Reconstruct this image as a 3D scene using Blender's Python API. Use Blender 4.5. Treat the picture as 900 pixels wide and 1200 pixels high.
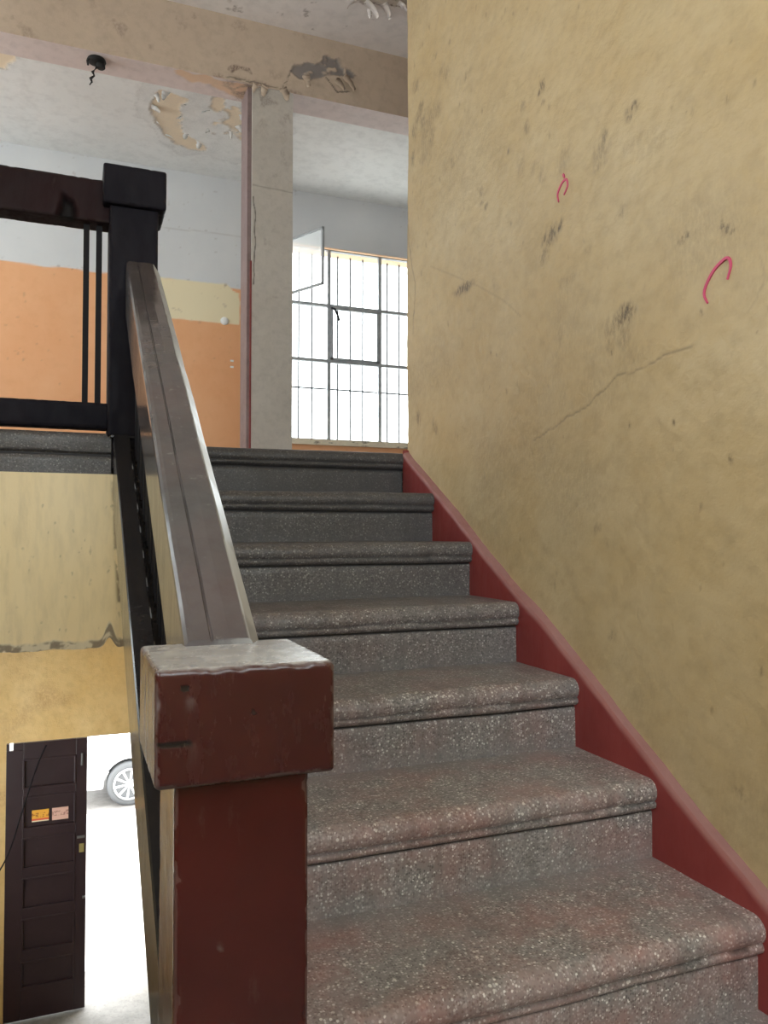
import bpy, bmesh, math, random
import numpy as np
from mathutils import Vector

# ------------------------------------------------------------------ camera, sky, exposure
scene = bpy.context.scene
COL = scene.collection
for o in list(bpy.data.objects):
    bpy.data.objects.remove(o)

cam_data = bpy.data.cameras.new('camera')
cam_data.sensor_fit = 'AUTO'
cam_data.sensor_width = 36.0
cam_data.lens = 920.08 / 1200.0 * 36.0
cam_data.clip_start = 0.02
cam = bpy.data.objects.new('camera', cam_data)
COL.objects.link(cam)
cam.location = (-1.146, -0.8098, 0.8487)
cam.rotation_euler = (math.radians(90 + 1.623), 0, math.radians(-21.513))
scene.camera = cam

world = bpy.data.worlds.new('overcast_sky')
scene.world = world
world.use_nodes = True
bg = world.node_tree.nodes['Background']
bg.inputs['Color'].default_value = (0.96, 0.985, 1.0, 1)
bg.inputs['Strength'].default_value = 1.0

scene.view_settings.view_transform = 'Standard'
scene.view_settings.look = 'None'
scene.view_settings.gamma = 1.0
scene.view_settings.use_curve_mapping = False
scene.view_settings.exposure = 3.3

def portal(name, loc, rot, sx, sy):
    # daylight portal filling a window opening (guides sky light sampling)
    l = bpy.data.lights.new(name, 'AREA')
    l.shape = 'RECTANGLE'; l.size = sx; l.size_y = sy
    l.cycles.is_portal = True
    o = bpy.data.objects.new(name, l); COL.objects.link(o)
    o.location = loc; o.rotation_euler = rot
    return o

R_, T_ = 0.165, 0.27394          # riser, going
LAND = 7 * R_                    # upper landing level 1.155
MID = -R_                        # mid landing level
GND = -3.05                      # ground floor level
CEIL = 4.04
YF = 6.19                        # facade inner face
YBK = -2.3                       # mid landing back wall
XL = -2.35                       # stairwell left wall
XW = 0.025                       # right plaster wall face
WX0, WX1, WZ0, WZ1 = 0.56, 3.662, 1.73, 3.55          # hall window opening
BX0, BX1, BZ0, BZ1 = -1.75, -0.15, 1.30, 3.10           # half landing window opening (back wall)
SY0, SY1, SZ0, SZ1 = -1.95, -0.25, 1.10, 2.80           # added half landing window opening (left wall), unseen
GY0, GY1, GZ0, GZ1 = 3.6, 5.6, -2.0, -0.1             # added ground hall window opening (left wall), unseen
LY0, LY1, LZ0, LZ1 = 2.3, 5.9, 1.95, 3.75             # added hall end window opening, unseen
XH = -4.2                        # hall end wall
XE = 5.5
DX0, DXM, DX1, DZ1 = -1.635, -1.027, -0.42, -0.83      # street doorway

portal('hall_window_portal', ((WX0+WX1)/2, YF+0.2, (WZ0+WZ1)/2), (math.radians(-90), 0, 0), WX1-WX0, WZ1-WZ0)
portal('landing_window_portal', ((BX0+BX1)/2, YBK-0.2, (BZ0+BZ1)/2), (math.radians(90), 0, 0), BX1-BX0, BZ1-BZ0)
portal('added_side_window_portal', (XL-0.15, (SY0+SY1)/2, (SZ0+SZ1)/2), (math.radians(90), 0, math.radians(-90)), SY1-SY0, SZ1-SZ0)
portal('added_ground_window_portal', (XL-0.15, (GY0+GY1)/2, (GZ0+GZ1)/2), (math.radians(90), 0, math.radians(-90)), GY1-GY0, GZ1-GZ0)
portal('added_hall_end_portal', (XH-0.15, (LY0+LY1)/2, (LZ0+LZ1)/2), (math.radians(90), 0, math.radians(-90)), LY1-LY0, LZ1-LZ0)
portal('doorway_portal', ((DXM+DX1)/2, YF+0.2, (GND+DZ1)/2), (math.radians(-90), 0, 0), DX1-DXM, DZ1-GND)

# ------------------------------------------------------------------ noise + mesh helpers
def hash2(ix, iy, seed):
    n = (ix.astype(np.int64)*374761393 + iy.astype(np.int64)*668265263 + seed*974711) & 0x7fffffff
    n = ((n ^ (n >> 13)) * 1274126177) & 0x7fffffff
    return ((n ^ (n >> 16)) & 0xffff) / 65535.0

def vnoise(x, y, seed=0):
    x = np.asarray(x, float); y = np.asarray(y, float)
    x0 = np.floor(x); y0 = np.floor(y)
    fx = x-x0; fy = y-y0
    fx = fx*fx*(3-2*fx); fy = fy*fy*(3-2*fy)
    a = hash2(x0, y0, seed); b = hash2(x0+1, y0, seed)
    c = hash2(x0, y0+1, seed); d = hash2(x0+1, y0+1, seed)
    return (a*(1-fx)+b*fx)*(1-fy) + (c*(1-fx)+d*fx)*fy

def fbm(x, y, oct=4, seed=0):
    s = 0; a = 0.5; n = 0
    for i in range(oct):
        s = s + a*vnoise(x*2**i, y*2**i, seed+i*17); n += a; a *= 0.5
    return s/n

def sstep(a, b, x):
    t = np.clip((x-a)/(b-a), 0, 1)
    return t*t*(3-2*t)

def seg_dist(px, py, pts):
    d = np.full(np.shape(px), 1e9)
    for (ax, ay), (bx, by) in zip(pts[:-1], pts[1:]):
        vx, vy = bx-ax, by-ay
        t = np.clip(((px-ax)*vx+(py-ay)*vy)/(vx*vx+vy*vy+1e-12), 0, 1)
        d = np.minimum(d, np.hypot(px-ax-t*vx, py-ay-t*vy))
    return d

def poly_mask(px, py, pts, soft, wob=0, freq=30, seed=3):
    """soft inside mask of a polygon with a ragged border"""
    inside = np.zeros(np.shape(px), bool)
    n = len(pts)
    for i in range(n):
        x1, y1 = pts[i]; x2, y2 = pts[(i+1) % n]
        cond = ((y1 > py) != (y2 > py))
        xx = (x2-x1)*(py-y1)/((y2-y1) if y2 != y1 else 1e-9)+x1
        inside ^= cond & (px < xx)
    d = seg_dist(px, py, list(pts)+[pts[0]])
    sd = np.where(inside, d, -d) + wob*(fbm(px*freq, py*freq, 4, seed)-0.5)*2
    return sstep(-soft, soft, sd)

class MB:
    """collects geometry for one mesh object"""
    def __init__(self):
        self.v = []; self.f = []; self.c = []; self.n = 0; self.smooth = []
    def add(self, verts, faces, col=None, smooth=False):
        verts = np.asarray(verts, float).reshape(-1, 3)
        self.v.append(verts)
        self.c.append(np.zeros((len(verts), 3)) if col is None else np.asarray(col, float))
        for f in faces:
            self.f.append([int(i)+self.n for i in f]); self.smooth.append(smooth)
        self.n += len(verts)
        return self
    def box(self, x0, x1, y0, y1, z0, z1):
        v = [(x, y, z) for x in (x0, x1) for y in (y0, y1) for z in (z0, z1)]
        return self.add(v, [(0,1,3,2),(4,6,7,5),(0,4,5,1),(2,3,7,6),(0,2,6,4),(1,5,7,3)])
    def panel(self, origin, U, V, N, us, vs, func=None):
        """grid panel; func(u, v) -> displacement along N, (r, g, b) masks"""
        us = np.asarray(us, float); vs = np.asarray(vs, float)
        u, v = np.meshgrid(us, vs)
        u = u.ravel(); v = v.ravel()
        if func:
            d, col = func(u, v)
        else:
            d, col = np.zeros_like(u), None
        P = np.array(origin) + u[:, None]*np.array(U) + v[:, None]*np.array(V) + np.asarray(d)[:, None]*np.array(N)
        nu, nv = len(us), len(vs)
        i = np.arange(nu*nv).reshape(nv, nu)
        q = np.stack([i[:-1, :-1], i[:-1, 1:], i[1:, 1:], i[1:, :-1]], -1).reshape(-1, 4)
        if np.dot(np.cross(U, V), N) < 0:
            q = q[:, ::-1]
        return self.add(P, q.tolist(), None if col is None else np.stack(col, -1), True)
    def prism(self, poly, axis, a, b, smooth=False):
        """extrude a 2-D polygon along an axis ('x': poly is y,z; 'y': poly is x,z; 'z': poly is x,y)"""
        def mk(p, t):
            return {'x': (t, p[0], p[1]), 'y': (p[0], t, p[1]), 'z': (p[0], p[1], t)}[axis]
        n = len(poly)
        v = [mk(p, a) for p in poly]+[mk(p, b) for p in poly]
        f = [list(range(n))[::-1], list(range(n, 2*n))]+[(i, (i+1) % n, n+(i+1) % n, n+i) for i in range(n)]
        return self.add(v, f, None, smooth)
    def tube(self, pts, rad, n=8, cap=True):
        pts = [Vector(p) for p in pts]; vs = []; fs = []
        for i, p in enumerate(pts):
            d = (pts[min(i+1, len(pts)-1)]-pts[max(i-1, 0)]).normalized()
            a = d.orthogonal().normalized() if abs(d.z) > .95 else d.cross(Vector((0, 0, 1))).normalized()
            b = d.cross(a)
            rr = rad[i] if isinstance(rad, (list, tuple)) else rad
            for k in range(n):
                t = 2*math.pi*k/n
                vs.append(p+a*math.cos(t)*rr+b*math.sin(t)*rr)
        for i in range(len(pts)-1):
            for k in range(n):
                fs.append((i*n+k, i*n+(k+1) % n, (i+1)*n+(k+1) % n, (i+1)*n+k))
        if cap:
            fs.append(list(range(n))[::-1]); fs.append([(len(pts)-1)*n+k for k in range(n)])
        return self.add([tuple(v) for v in vs], fs, None, True)
    def lathe(self, prof, center, axis='z', n=24):
        vs = []; fs = []
        for (r, h) in prof:
            for k in range(n):
                t = 2*math.pi*k/n; c, s = r*math.cos(t), r*math.sin(t)
                p = {'z': (c, s, h), 'y': (c, h, s), 'x': (h, c, s)}[axis]
                vs.append((p[0]+center[0], p[1]+center[1], p[2]+center[2]))
        for i in range(len(prof)-1):
            for k in range(n):
                fs.append((i*n+k, i*n+(k+1) % n, (i+1)*n+(k+1) % n, (i+1)*n+k))
        fs.append(list(range(n))[::-1]); fs.append([(len(prof)-1)*n+k for k in range(n)])
        return self.add(vs, fs, None, True)
    def build(self, name, mat, parent=None, bevel=0, merge=False, recalc=True):
        me = bpy.data.meshes.new(name)
        V = np.concatenate(self.v)
        me.from_pydata(V.tolist(), [], self.f)
        me.polygons.foreach_set('use_smooth', self.smooth)
        C = np.concatenate(self.c)
        if C.any():
            at = me.color_attributes.new('masks', 'FLOAT_COLOR', 'POINT')
            at.data.foreach_set('color', np.concatenate([C, np.ones((len(C), 1))], 1).ravel())
        if merge or recalc:
            bm = bmesh.new(); bm.from_mesh(me)
            if merge:
                bmesh.ops.remove_doubles(bm, verts=bm.verts, dist=1e-5)
            if recalc:
                bmesh.ops.recalc_face_normals(bm, faces=bm.faces)
            bm.to_mesh(me); bm.free()
        me.materials.append(mat)
        o = bpy.data.objects.new(name, me); COL.objects.link(o)
        if bevel:
            m = o.modifiers.new('bevel', 'BEVEL'); m.width = bevel; m.segments = 2; m.limit_method = 'ANGLE'
        if parent:
            o.parent = parent
            o.matrix_parent_inverse = parent.matrix_world.inverted()
        return o

def tag(o, label, cat, group=None):
    o['label'] = label; o['category'] = cat
    if group: o['group'] = group
    return o
def struct(o, label=None):
    o['kind'] = 'structure'
    if label: o['label'] = label
    return o
def thing(name, loc, label, cat, group=None):
    o = bpy.data.objects.new(name, None); COL.objects.link(o)
    o.location = loc; o.empty_display_size = 0.1
    bpy.context.view_layer.update()
    return tag(o, label, cat, group)
def sempty(name, loc, label=None):
    o = bpy.data.objects.new(name, None); COL.objects.link(o)
    o.location = loc; bpy.context.view_layer.update()
    return struct(o, label)

def rbox(x0, x1, y0, y1, z0, z1, rad, res, carve=None, wear=0.006, seed=1, rough=0.0003):
    """finely gridded, softly rounded box with uneven arrises; mask r = worn edge, g/b from carve"""
    c = np.array([(x0+x1)/2, (y0+y1)/2, (z0+z1)/2]); h = np.array([x1-x0, y1-y0, z1-z0])/2
    m = MB()
    ax = np.eye(3)
    for a in range(3):
        b, d = (a+1) % 3, (a+2) % 3
        nb = max(3, int(2*h[b]/res)); nd = max(3, int(2*h[d]/res))
        for s in (-1, 1):
            u, v = np.meshgrid(np.linspace(-h[b], h[b], nb), np.linspace(-h[d], h[d], nd))
            u = u.ravel(); v = v.ravel()
            P = np.zeros((len(u), 3)); P[:, a] = s*h[a]; P[:, b] = u; P[:, d] = v
            inner = np.clip(P, -(h-rad), h-rad)
            D = P-inner; L = np.linalg.norm(D, axis=1, keepdims=True)
            P2 = inner+D/np.maximum(L, 1e-9)*rad
            W = P2+c
            nz = fbm(W[:, 0]*31+W[:, 2]*17+seed*3.1, W[:, 1]*31-W[:, 2]*23, 4, seed)-0.5
            # distance to closest box edge (second largest proximity)
            dist = np.sort(h-np.abs(P), axis=1)[:, 1]
            nz2 = fbm(W[:, 0]*60+W[:, 2]*41+7, W[:, 1]*60-W[:, 2]*37, 4, seed+9)
            wr = sstep(0.0, 1.0, (wear*(3.2*nz2-1.05)-dist)/0.003+0.35)
            chip = wr*sstep(.5, .7, nz2)*0.0016
            P2 = P2 - D/np.maximum(L, 1e-9)*(chip[:, None]) + D/np.maximum(L, 1e-9)*(nz*rough*2)[:, None]
            g = np.zeros(len(u)); bl = np.zeros(len(u))
            if carve:
                dd, g, bl = carve(W, a, s)
                P2[:, a] -= s*dd
            i = np.arange(len(u)).reshape(nd, nb)
            q = np.stack([i[:-1, :-1], i[:-1, 1:], i[1:, 1:], i[1:, :-1]], -1).reshape(-1, 4)
            if s < 0: q = q[:, ::-1]
            m.add(P2+c, q.tolist(), np.stack([wr, g, bl], -1), True)
    return m

# ------------------------------------------------------------------ materials
class Mat:
    def __init__(self, name):
        self.m = bpy.data.materials.new(name); self.m.use_nodes = True
        self.t = self.m.node_tree; self.b = self.t.nodes['Principled BSDF']
    def n(self, typ, **kw):
        nd = self.t.nodes.new(typ)
        for k, v in kw.items(): setattr(nd, k, v)
        return nd
    def l(self, a, b): self.t.links.new(a, b); return self
    def pos(self): 
        return self.n('ShaderNodeNewGeometry').outputs['Position']
    def scaled(self, s):
        mp = self.n('ShaderNodeMapping'); self.l(self.pos(), mp.inputs['Vector'])
        mp.inputs['Scale'].default_value = s
        return mp.outputs['Vector']
    def noise(self, scale, detail=5, rough=.6, vec=None, dist=0):
        nd = self.n('ShaderNodeTexNoise'); self.l(vec or self.pos(), nd.inputs['Vector'])
        nd.inputs['Scale'].default_value = scale; nd.inputs['Detail'].default_value = detail
        nd.inputs['Roughness'].default_value = rough; nd.inputs['Distortion'].default_value = dist
        return nd.outputs['Fac']
    def ramp(self, src, stops, interp='LINEAR'):
        nd = self.n('ShaderNodeValToRGB'); self.l(src, nd.inputs['Fac'])
        cr = nd.color_ramp; cr.interpolation = interp
        while len(cr.elements) < len(stops): cr.elements.new(.5)
        for e, (p, c) in zip(cr.elements, stops):
            e.position = p; e.color = (c, c, c, 1) if not isinstance(c, (tuple, list)) else (*c, 1)
        return nd.outputs['Color']
    def mix(self, fac, a, b, mode='MIX'):
        nd = self.n('ShaderNodeMix', data_type='RGBA', blend_type=mode)
        for s, v in ((nd.inputs[0], fac), (nd.inputs[6], a), (nd.inputs[7], b)):
            if hasattr(v, 'is_linked'): self.l(v, s)
            elif isinstance(v, (tuple, list)): s.default_value = (*v, 1)
            elif s == nd.inputs[0]: s.default_value = v
            else: s.default_value = (v, v, v, 1)
        return nd.outputs[2]
    def math(self, op, a, b=0.0):
        nd = self.n('ShaderNodeMath', operation=op)
        for s, v in ((nd.inputs[0], a), (nd.inputs[1], b)):
            if hasattr(v, 'is_linked'): self.l(v, s)
            else: s.default_value = v
        return nd.outputs[0]
    def masks(self):
        a = self.n('ShaderNodeAttribute', attribute_name='masks')
        s = self.n('ShaderNodeSeparateColor'); self.l(a.outputs['Color'], s.inputs[0])
        return s.outputs
    def bump(self, h, strength=.3, dist=.005):
        nd = self.n('ShaderNodeBump'); nd.inputs['Strength'].default_value = strength
        nd.inputs['Distance'].default_value = dist
        self.l(h, nd.inputs['Height']); self.l(nd.outputs['Normal'], self.b.inputs['Normal'])
    def set(self, col=None, rough=None, metal=None, spec=None):
        for k, v in (('Base Color', col), ('Roughness', rough), ('Metallic', metal), ('Specular IOR Level', spec)):
            if v is None: continue
            s = self.b.inputs[k]
            if hasattr(v, 'is_linked'): self.l(v, s)
            elif isinstance(v, (tuple, list)): s.default_value = (*v, 1)
            else: s.default_value = v
        return self

def plaster(name, base, var, stain=(.095, .066, .042), peel=(.5, .43, .35), crack=(.05, .04, .035),
            scale=3.0, rough=.6, bump=.25, stretch=(1, 1, 1), fleck=0.0):
    M = Mat(name)
    v = M.scaled(stretch)
    n1 = M.noise(scale, 6, .62, v); n2 = M.noise(scale*9, 5, .6, v); n3 = M.noise(140, 3, .5)
    c = M.mix(M.ramp(n1, [(.35, 0), (.68, 1)]), base, var)
    c = M.mix(M.math('MULTIPLY', M.ramp(n2, [(.45, 0), (.75, 1)]), .34), c, tuple(x*.62 for x in base))
    if fleck:
        vv = M.n('ShaderNodeTexVoronoi'); M.l(M.pos(), vv.inputs['Vector']); vv.inputs['Scale'].default_value = 24
        f = M.math('MULTIPLY', M.ramp(vv.outputs['Distance'], [(.05, 1), (.10, 0)]), M.ramp(M.noise(2.2, 3), [(.56, 0), (.66, fleck)]))
        c = M.mix(f, c, stain)
    R, G, B = M.masks()[0:3]
    gn = M.ramp(M.noise(75, 6, .7, M.scaled((1, 1.6, .7))), [(.36, .12), (.60, 1.0)])
    R = M.math('MULTIPLY', R, M.math('MULTIPLY', gn, 1.35))
    c = M.mix(G, c, peel); c = M.mix(R, c, stain); c = M.mix(B, c, crack)
    M.set(c, rough, spec=.35)
    h = M.math('ADD', M.math('MULTIPLY', n3, .35), M.noise(35, 4, .6, v))
    M.bump(h, bump, .004)
    return M.m

MW = {}
MW['right'] = plaster('yellow_wall_paint', (.418, .300, .152), (.458, .35, .205), rough=.42, stretch=(1, .8, 1), fleck=0, peel=(.44, .34, .20), bump=.45)
MW['far'] = None
MW['beam'] = plaster('beam_plaster', (.52, .41, .32), (.58, .46, .36), peel=(.23, .205, .20), stain=(.22, .15, .12), scale=2, rough=.6)
MW['column'] = plaster('column_plaster', (.50, .455, .41), (.56, .51, .46), peel=(.60, .53, .46), stain=(.25, .2, .18), scale=3)
MW['ceil'] = plaster('ceiling_whitewash', (.74, .73, .71), (.80, .79, .77), peel=(.78, .64, .47), stain=(.42, .40, .38), scale=1.5, rough=.7, bump=.15)
MW['front_ceil'] = plaster('stair_ceiling_whitewash', (.88, .79, .76), (.90, .83, .80), peel=(.60, .50, .42), stain=(.2, .13, .1), scale=1.5, rough=.7, bump=.15)
MW['face'] = plaster('landing_face_paint', (.84, .66, .38), (.88, .71, .44), stain=(.22, .17, .10), peel=(.55, .50, .42), crack=(.10, .06, .04), scale=4, rough=.4, stretch=(1, 1, .25))
MW['lower'] = plaster('lower_hall_paint', (.62, .41, .165), (.67, .47, .22), stain=(.36, .2, .08), scale=2.2, rough=.5, bump=.5)
MW['side'] = plaster('stairwell_paint', (.62, .53, .31), (.66, .58, .36), scale=2, rough=.5)

def far_wall_mat():
    M = Mat('far_wall_two_tone_paint')
    R, G, B = M.masks()[0:3]
    n1 = M.noise(2.0, 5); n2 = M.noise(14, 5)
    white = M.mix(M.ramp(n1, [(.35, 0), (.7, 1)]), (.64, .645, .665), (.70, .70, .71))
    orange = M.mix(M.ramp(n1, [(.35, 0), (.7, 1)]), (.80, .39, .19), (.84, .45, .24))
    orange = M.mix(M.math('MULTIPLY', M.ramp(n2, [(.5, 0), (.75, 1)]), .25), orange, (.70, .33, .15))
    c = M.mix(G, white, orange)
    c = M.mix(B, c, (.84, .73, .50))
    c = M.mix(R, c, (.22, .15, .11))
    M.set(c, .55, spec=.35); M.bump(M.noise(30, 4), .15, .004)
    return M.m
MW['far'] = far_wall_mat()

def terrazzo(name, dark=1.0):
    M = Mat(name)
    v = M.n('ShaderNodeTexVoronoi'); M.l(M.pos(), v.inputs['Vector']); v.inputs['Scale'].default_value = 230
    v2 = M.n('ShaderNodeTexVoronoi'); M.l(M.pos(), v2.inputs['Vector']); v2.inputs['Scale'].default_value = 130
    s = M.n('ShaderNodeSeparateColor'); M.l(v.outputs['Color'], s.inputs[0])
    s2 = M.n('ShaderNodeSeparateColor'); M.l(v2.outputs['Color'], s2.inputs[0])
    chip = M.ramp(s.outputs[0], [(0, (.11, .097, .092)), (.24, (.25, .222, .212)), (.55, (.37, .335, .32)), (.80, (.50, .465, .44)), (.93, (.82, .80, .76))], 'CONSTANT')
    edge = M.ramp(v.outputs['Distance'], [(.42, 0), (.62, 1)])
    c = M.mix(edge, chip, (.23, .208, .198))
    big = M.math('MULTIPLY', M.math('GREATER_THAN', s2.outputs[1], .94), M.ramp(v2.outputs['Distance'], [(.33, 1), (.43, 0)]))
    c = M.mix(big, c, (.74, .71, .65))
    # old red floor paint left in the pores of the lower steps
    at = M.n('ShaderNodeAttribute', attribute_name='red_wear', attribute_type='OBJECT')
    nz = M.ramp(M.noise(7, 6, .65), [(.40, 0), (.66, 1)])
    red = M.math('MULTIPLY', nz, at.outputs['Fac'])
    c = M.mix(red, c, M.mix(.62, c, (.36, .16, .14)))
    # grey dust film in streaks + dark grime
    g = M.ramp(M.noise(3.5, 6, .65, M.scaled((1.2, 1.2, .5))), [(.42, 0), (.70, 1)])
    c = M.mix(M.math('MULTIPLY', g, .45), c, (.27, .255, .25))
    st = M.ramp(M.noise(9, 5, .6, M.scaled((2.5, 1, .35))), [(.48, 0), (.70, 1)])
    c = M.mix(M.math('MULTIPLY', st, .42), c, (.09, .08, .076))
    R, G, B = M.masks()[0:3]
    c = M.mix(B, c, (.018, .016, .015))
    c = M.mix(M.math('MULTIPLY', G, .5), c, (.24, .23, .225))
    gt = M.n('ShaderNodeAttribute', attribute_name='painted_shade', attribute_type='OBJECT')  # shade of the upper steps put into the colour, set per object
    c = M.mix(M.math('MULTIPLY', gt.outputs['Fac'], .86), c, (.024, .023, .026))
    rg = M.mix(g, .42, .62)
    M.set(c, rg, spec=.5)
    M.bump(M.math('ADD', s.outputs[0], M.noise(60, 4)), .35, .0012)
    return M.m
MW['terrazzo'] = terrazzo('worn_terrazzo')

def paint(name, base, var, worn, rough=.28, wear=1.0, bump=.25, dust=None, dustamt=0, spec=.5, bare=(.32, .28, .25)):
    M = Mat(name)
    R, G, B = M.masks()[0:3]
    n1 = M.noise(5, 5, .6); n2 = M.noise(40, 5, .65, M.scaled((1, 1, .3)))
    c = M.mix(M.ramp(n1, [(.35, 0), (.68, 1)]), base, var)
    sc = M.math('MULTIPLY', M.ramp(n2, [(.64, 0), (.74, 1)]), .22)
    c = M.mix(sc, c, worn)
    if dust:
        c = M.mix(M.math('MULTIPLY', M.ramp(M.noise(11, 6, .7), [(.32, 0), (.62, 1)]), dustamt), c, dust)
    c = M.mix(M.math('MULTIPLY', R, wear), c, worn)
    c = M.mix(G, c, bare); c = M.mix(B, c, (.008, .006, .006))
    r = M.mix(M.ramp(n2, [(.3, 0), (.7, 1)]), rough*.8, rough*1.35)
    r = M.mix(R, r, .5)
    M.set(c, r, spec=spec)
    M.bump(M.math('ADD', n2, M.math('MULTIPLY', M.noise(9, 3), 2.0)), bump, .0012)
    return M.m
MW['oxblood'] = paint('oxblood_gloss_paint', (.034, .0062, .006), (.047, .0088, .0075), (.12, .09, .085), .24, wear=.6, bump=.10, bare=(.42, .40, .385))
MW['oxblood_dark'] = paint('dark_oxblood_post_paint', (.036, .0048, .004), (.052, .0075, .006), (.10, .06, .05), .16, wear=.5, bump=.05)
MW['navy'] = paint('blackened_purple_paint', (.007, .006, .010), (.010, .008, .013), (.03, .025, .03), .6, wear=.4, bump=.05, spec=.12)
MW['toprail'] = paint('dark_maroon_rail_paint', (.012, .005, .006), (.018, .006, .008), (.06, .05, .05), .6, wear=.4, bump=.08, spec=.15)
MW['handrail'] = paint('worn_handrail_paint', (.056, .052, .052), (.074, .053, .052), (.40, .40, .39), .17, dust=(.13, .12, .12), dustamt=.3, bump=.035)
MW['string'] = paint('dark_string_paint', (.020, .018, .019), (.028, .024, .024), (.10, .09, .08), .15, bump=.03)
MW['skirt'] = paint('red_skirting_paint', (.20, .026, .024), (.24, .038, .034), (.32, .17, .15), .42, wear=1.0, bump=.5)
MW['skirt_top'] = paint('dusty_skirting_top', (.26, .115, .105), (.30, .15, .14), (.38, .3, .28), .55)
MW['iron'] = Mat('black_iron').set((.008, .007, .009), .6, spec=.15).m
MW['black'] = Mat('black_soot').set((.008, .007, .007), .8).m
MW['door'] = paint('dark_brown_door_paint', (.026, .013, .016), (.034, .017, .020), (.09, .07, .065), .35, bump=.2)
MW['steel'] = Mat('weathered_steel_frame'); MW['steel'].set(MW['steel'].mix(MW['steel'].ramp(MW['steel'].noise(20), [(.4, 0), (.7, 1)]), (.34, .36, .38), (.46, .47, .48)), .5, spec=.4); MW['steel'] = MW['steel'].m
MW['thinbar'] = Mat('thin_guard_bar').set((.10, .10, .11), .5).m
MW['pen'] = Mat('pink_marker').set((.50, .055, .13), .5).m
MW['brass'] = Mat('tarnished_brass').set((.48, .40, .16), .4, .6).m
MW['greymetal'] = Mat('grey_metal').set((.22, .22, .22), .4, .7).m
MW['white'] = Mat('white_plastic').set((.85, .85, .84), .3).m

def glass():
    M = Mat('window_glass'); t = M.t
    tr = M.n('ShaderNodeBsdfTransparent'); tr.inputs[0].default_value = (.93, .96, .96, 1)
    gl = M.n('ShaderNodeBsdfGlossy'); gl.inputs['Roughness'].default_value = .02
    mx = M.n('ShaderNodeMixShader'); mx.inputs[0].default_value = .07
    M.l(tr.outputs[0], mx.inputs[1]); M.l(gl.outputs[0], mx.inputs[2])
    M.l(mx.outputs[0], t.nodes['Material Output'].inputs['Surface'])
    return M.m
MW['glass'] = glass()
def dusty_glass():
    M = Mat('dusty_glass'); t = M.t
    tr = M.n('ShaderNodeBsdfTransparent'); tl = M.n('ShaderNodeBsdfTranslucent'); tl.inputs[0].default_value = (.85, .88, .88, 1)
    df = M.n('ShaderNodeBsdfDiffuse'); df.inputs[0].default_value = (.85, .87, .86, 1)
    m1 = M.n('ShaderNodeMixShader'); m1.inputs[0].default_value = .5
    M.l(tl.outputs[0], m1.inputs[1]); M.l(df.outputs[0], m1.inputs[2])
    m2 = M.n('ShaderNodeMixShader'); m2.inputs[0].default_value = .35
    M.l(tr.outputs[0], m2.inputs[1]); M.l(m1.outputs[0], m2.inputs[2])
    M.l(m2.outputs[0], t.nodes['Material Output'].inputs['Surface'])
    return M.m
MW['dusty_glass'] = dusty_glass()

def concrete(name, a, b, scale=4):
    M = Mat(name)
    c = M.mix(M.ramp(M.noise(scale, 6), [(.35, 0), (.7, 1)]), a, b)
    c = M.mix(M.math('MULTIPLY', M.ramp(M.noise(scale*12, 4), [(.5, 0), (.7, 1)]), .4), c, tuple(x*.5 for x in a))
    M.set(c, .7); M.bump(M.noise(30, 5), .4, .006)
    return M.m
MW['floor'] = concrete('hall_floor_cement', (.15, .145, .13), (.26, .25, .23))
MW['street'] = concrete('pale_street_paving', (.58, .57, .54), (.68, .67, .64), 1.2)
MW['gravel'] = concrete('dark_gravel_kerb', (.20, .19, .18), (.30, .29, .27), 8)

# ------------------------------------------------------------------ structure: right wall with smudges and cracks
rng = np.random.RandomState(5)
BLOBS = [(.953,1.646,12,14,.8),(.913,1.655,7,9,.95),(.644,1.358,11,12,1.0),(.684,1.339,20,16,.5),(.706,1.305,8,20,.45),
 (1.456,1.650,14,7,.95),(.454,1.467,12,5,.7),(.348,1.441,8,8,.75),(.62,1.815,9,7,.8),(.989,2.07,4,9,.9),(1.09,2.063,6,10,.4),
 (.892,1.815,10,20,.3),(.733,1.775,12,18,.4),(1.327,1.915,3,10,.7),(1.74,2.319,12,30,.45),(1.847,2.533,4,12,.7),(1.80,2.428,4,10,.7),
 (1.704,2.27,5,14,.6),(1.871,2.268,3,12,.8),(1.439,2.342,8,8,.5),(.671,1.596,8,10,.4),(.916,1.374,6,40,.3),(.497,1.084,3,4,.9),
 (.348,.993,3,6,.8),(1.068,1.991,4,14,.5),(.992,1.824,5,16,.35),(1.534,2.102,4,10,.5),(.761,.861,6,8,.4),(.706,.612,5,8,.5),
 (.328,.362,14,10,.4),(1.672,1.225,3,12,.7),(1.819,1.275,3,12,.7),(.79,1.55,8,6,.25),(.88,1.50,16,10,.3),(.965,1.635,9,10,.8),(.985,1.60,8,12,.5),(.66,1.345,14,12,.8),(.70,1.33,8,8,.6),(.655,1.30,10,18,.45),
 (1.47,1.655,6,5,.95),(1.435,1.642,6,6,.95),(.36,1.45,4,4,.9),(.335,1.432,4,4,.9),(.47,1.46,7,5,.6),(.61,1.825,5,4,.9),(.63,1.80,5,5,.7),(1.0,2.06,3,6,.9),(.985,2.02,3,4,.9),
 (.72,1.80,4,12,.6),(.745,1.74,12,8,.4),(1.82,2.40,6,10,.6),(1.78,2.36,5,12,.6),(1.86,2.36,4,14,.7),(1.75,2.24,8,24,.4),(1.66,2.34,6,10,.5),(1.58,2.43,5,10,.5),(1.62,2.46,5,8,.4),
 (1.30,1.86,3,5,.8),(1.33,1.88,3,4,.7),(1.17,1.97,3,5,.7),(1.10,1.90,6,18,.35),(1.03,1.86,4,10,.4),(.93,1.30,14,30,.2),(.90,1.20,8,30,.2),(.62,1.25,22,20,.25),(.55,1.70,26,12,.15),(.60,1.735,30,10,.18)]
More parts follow.
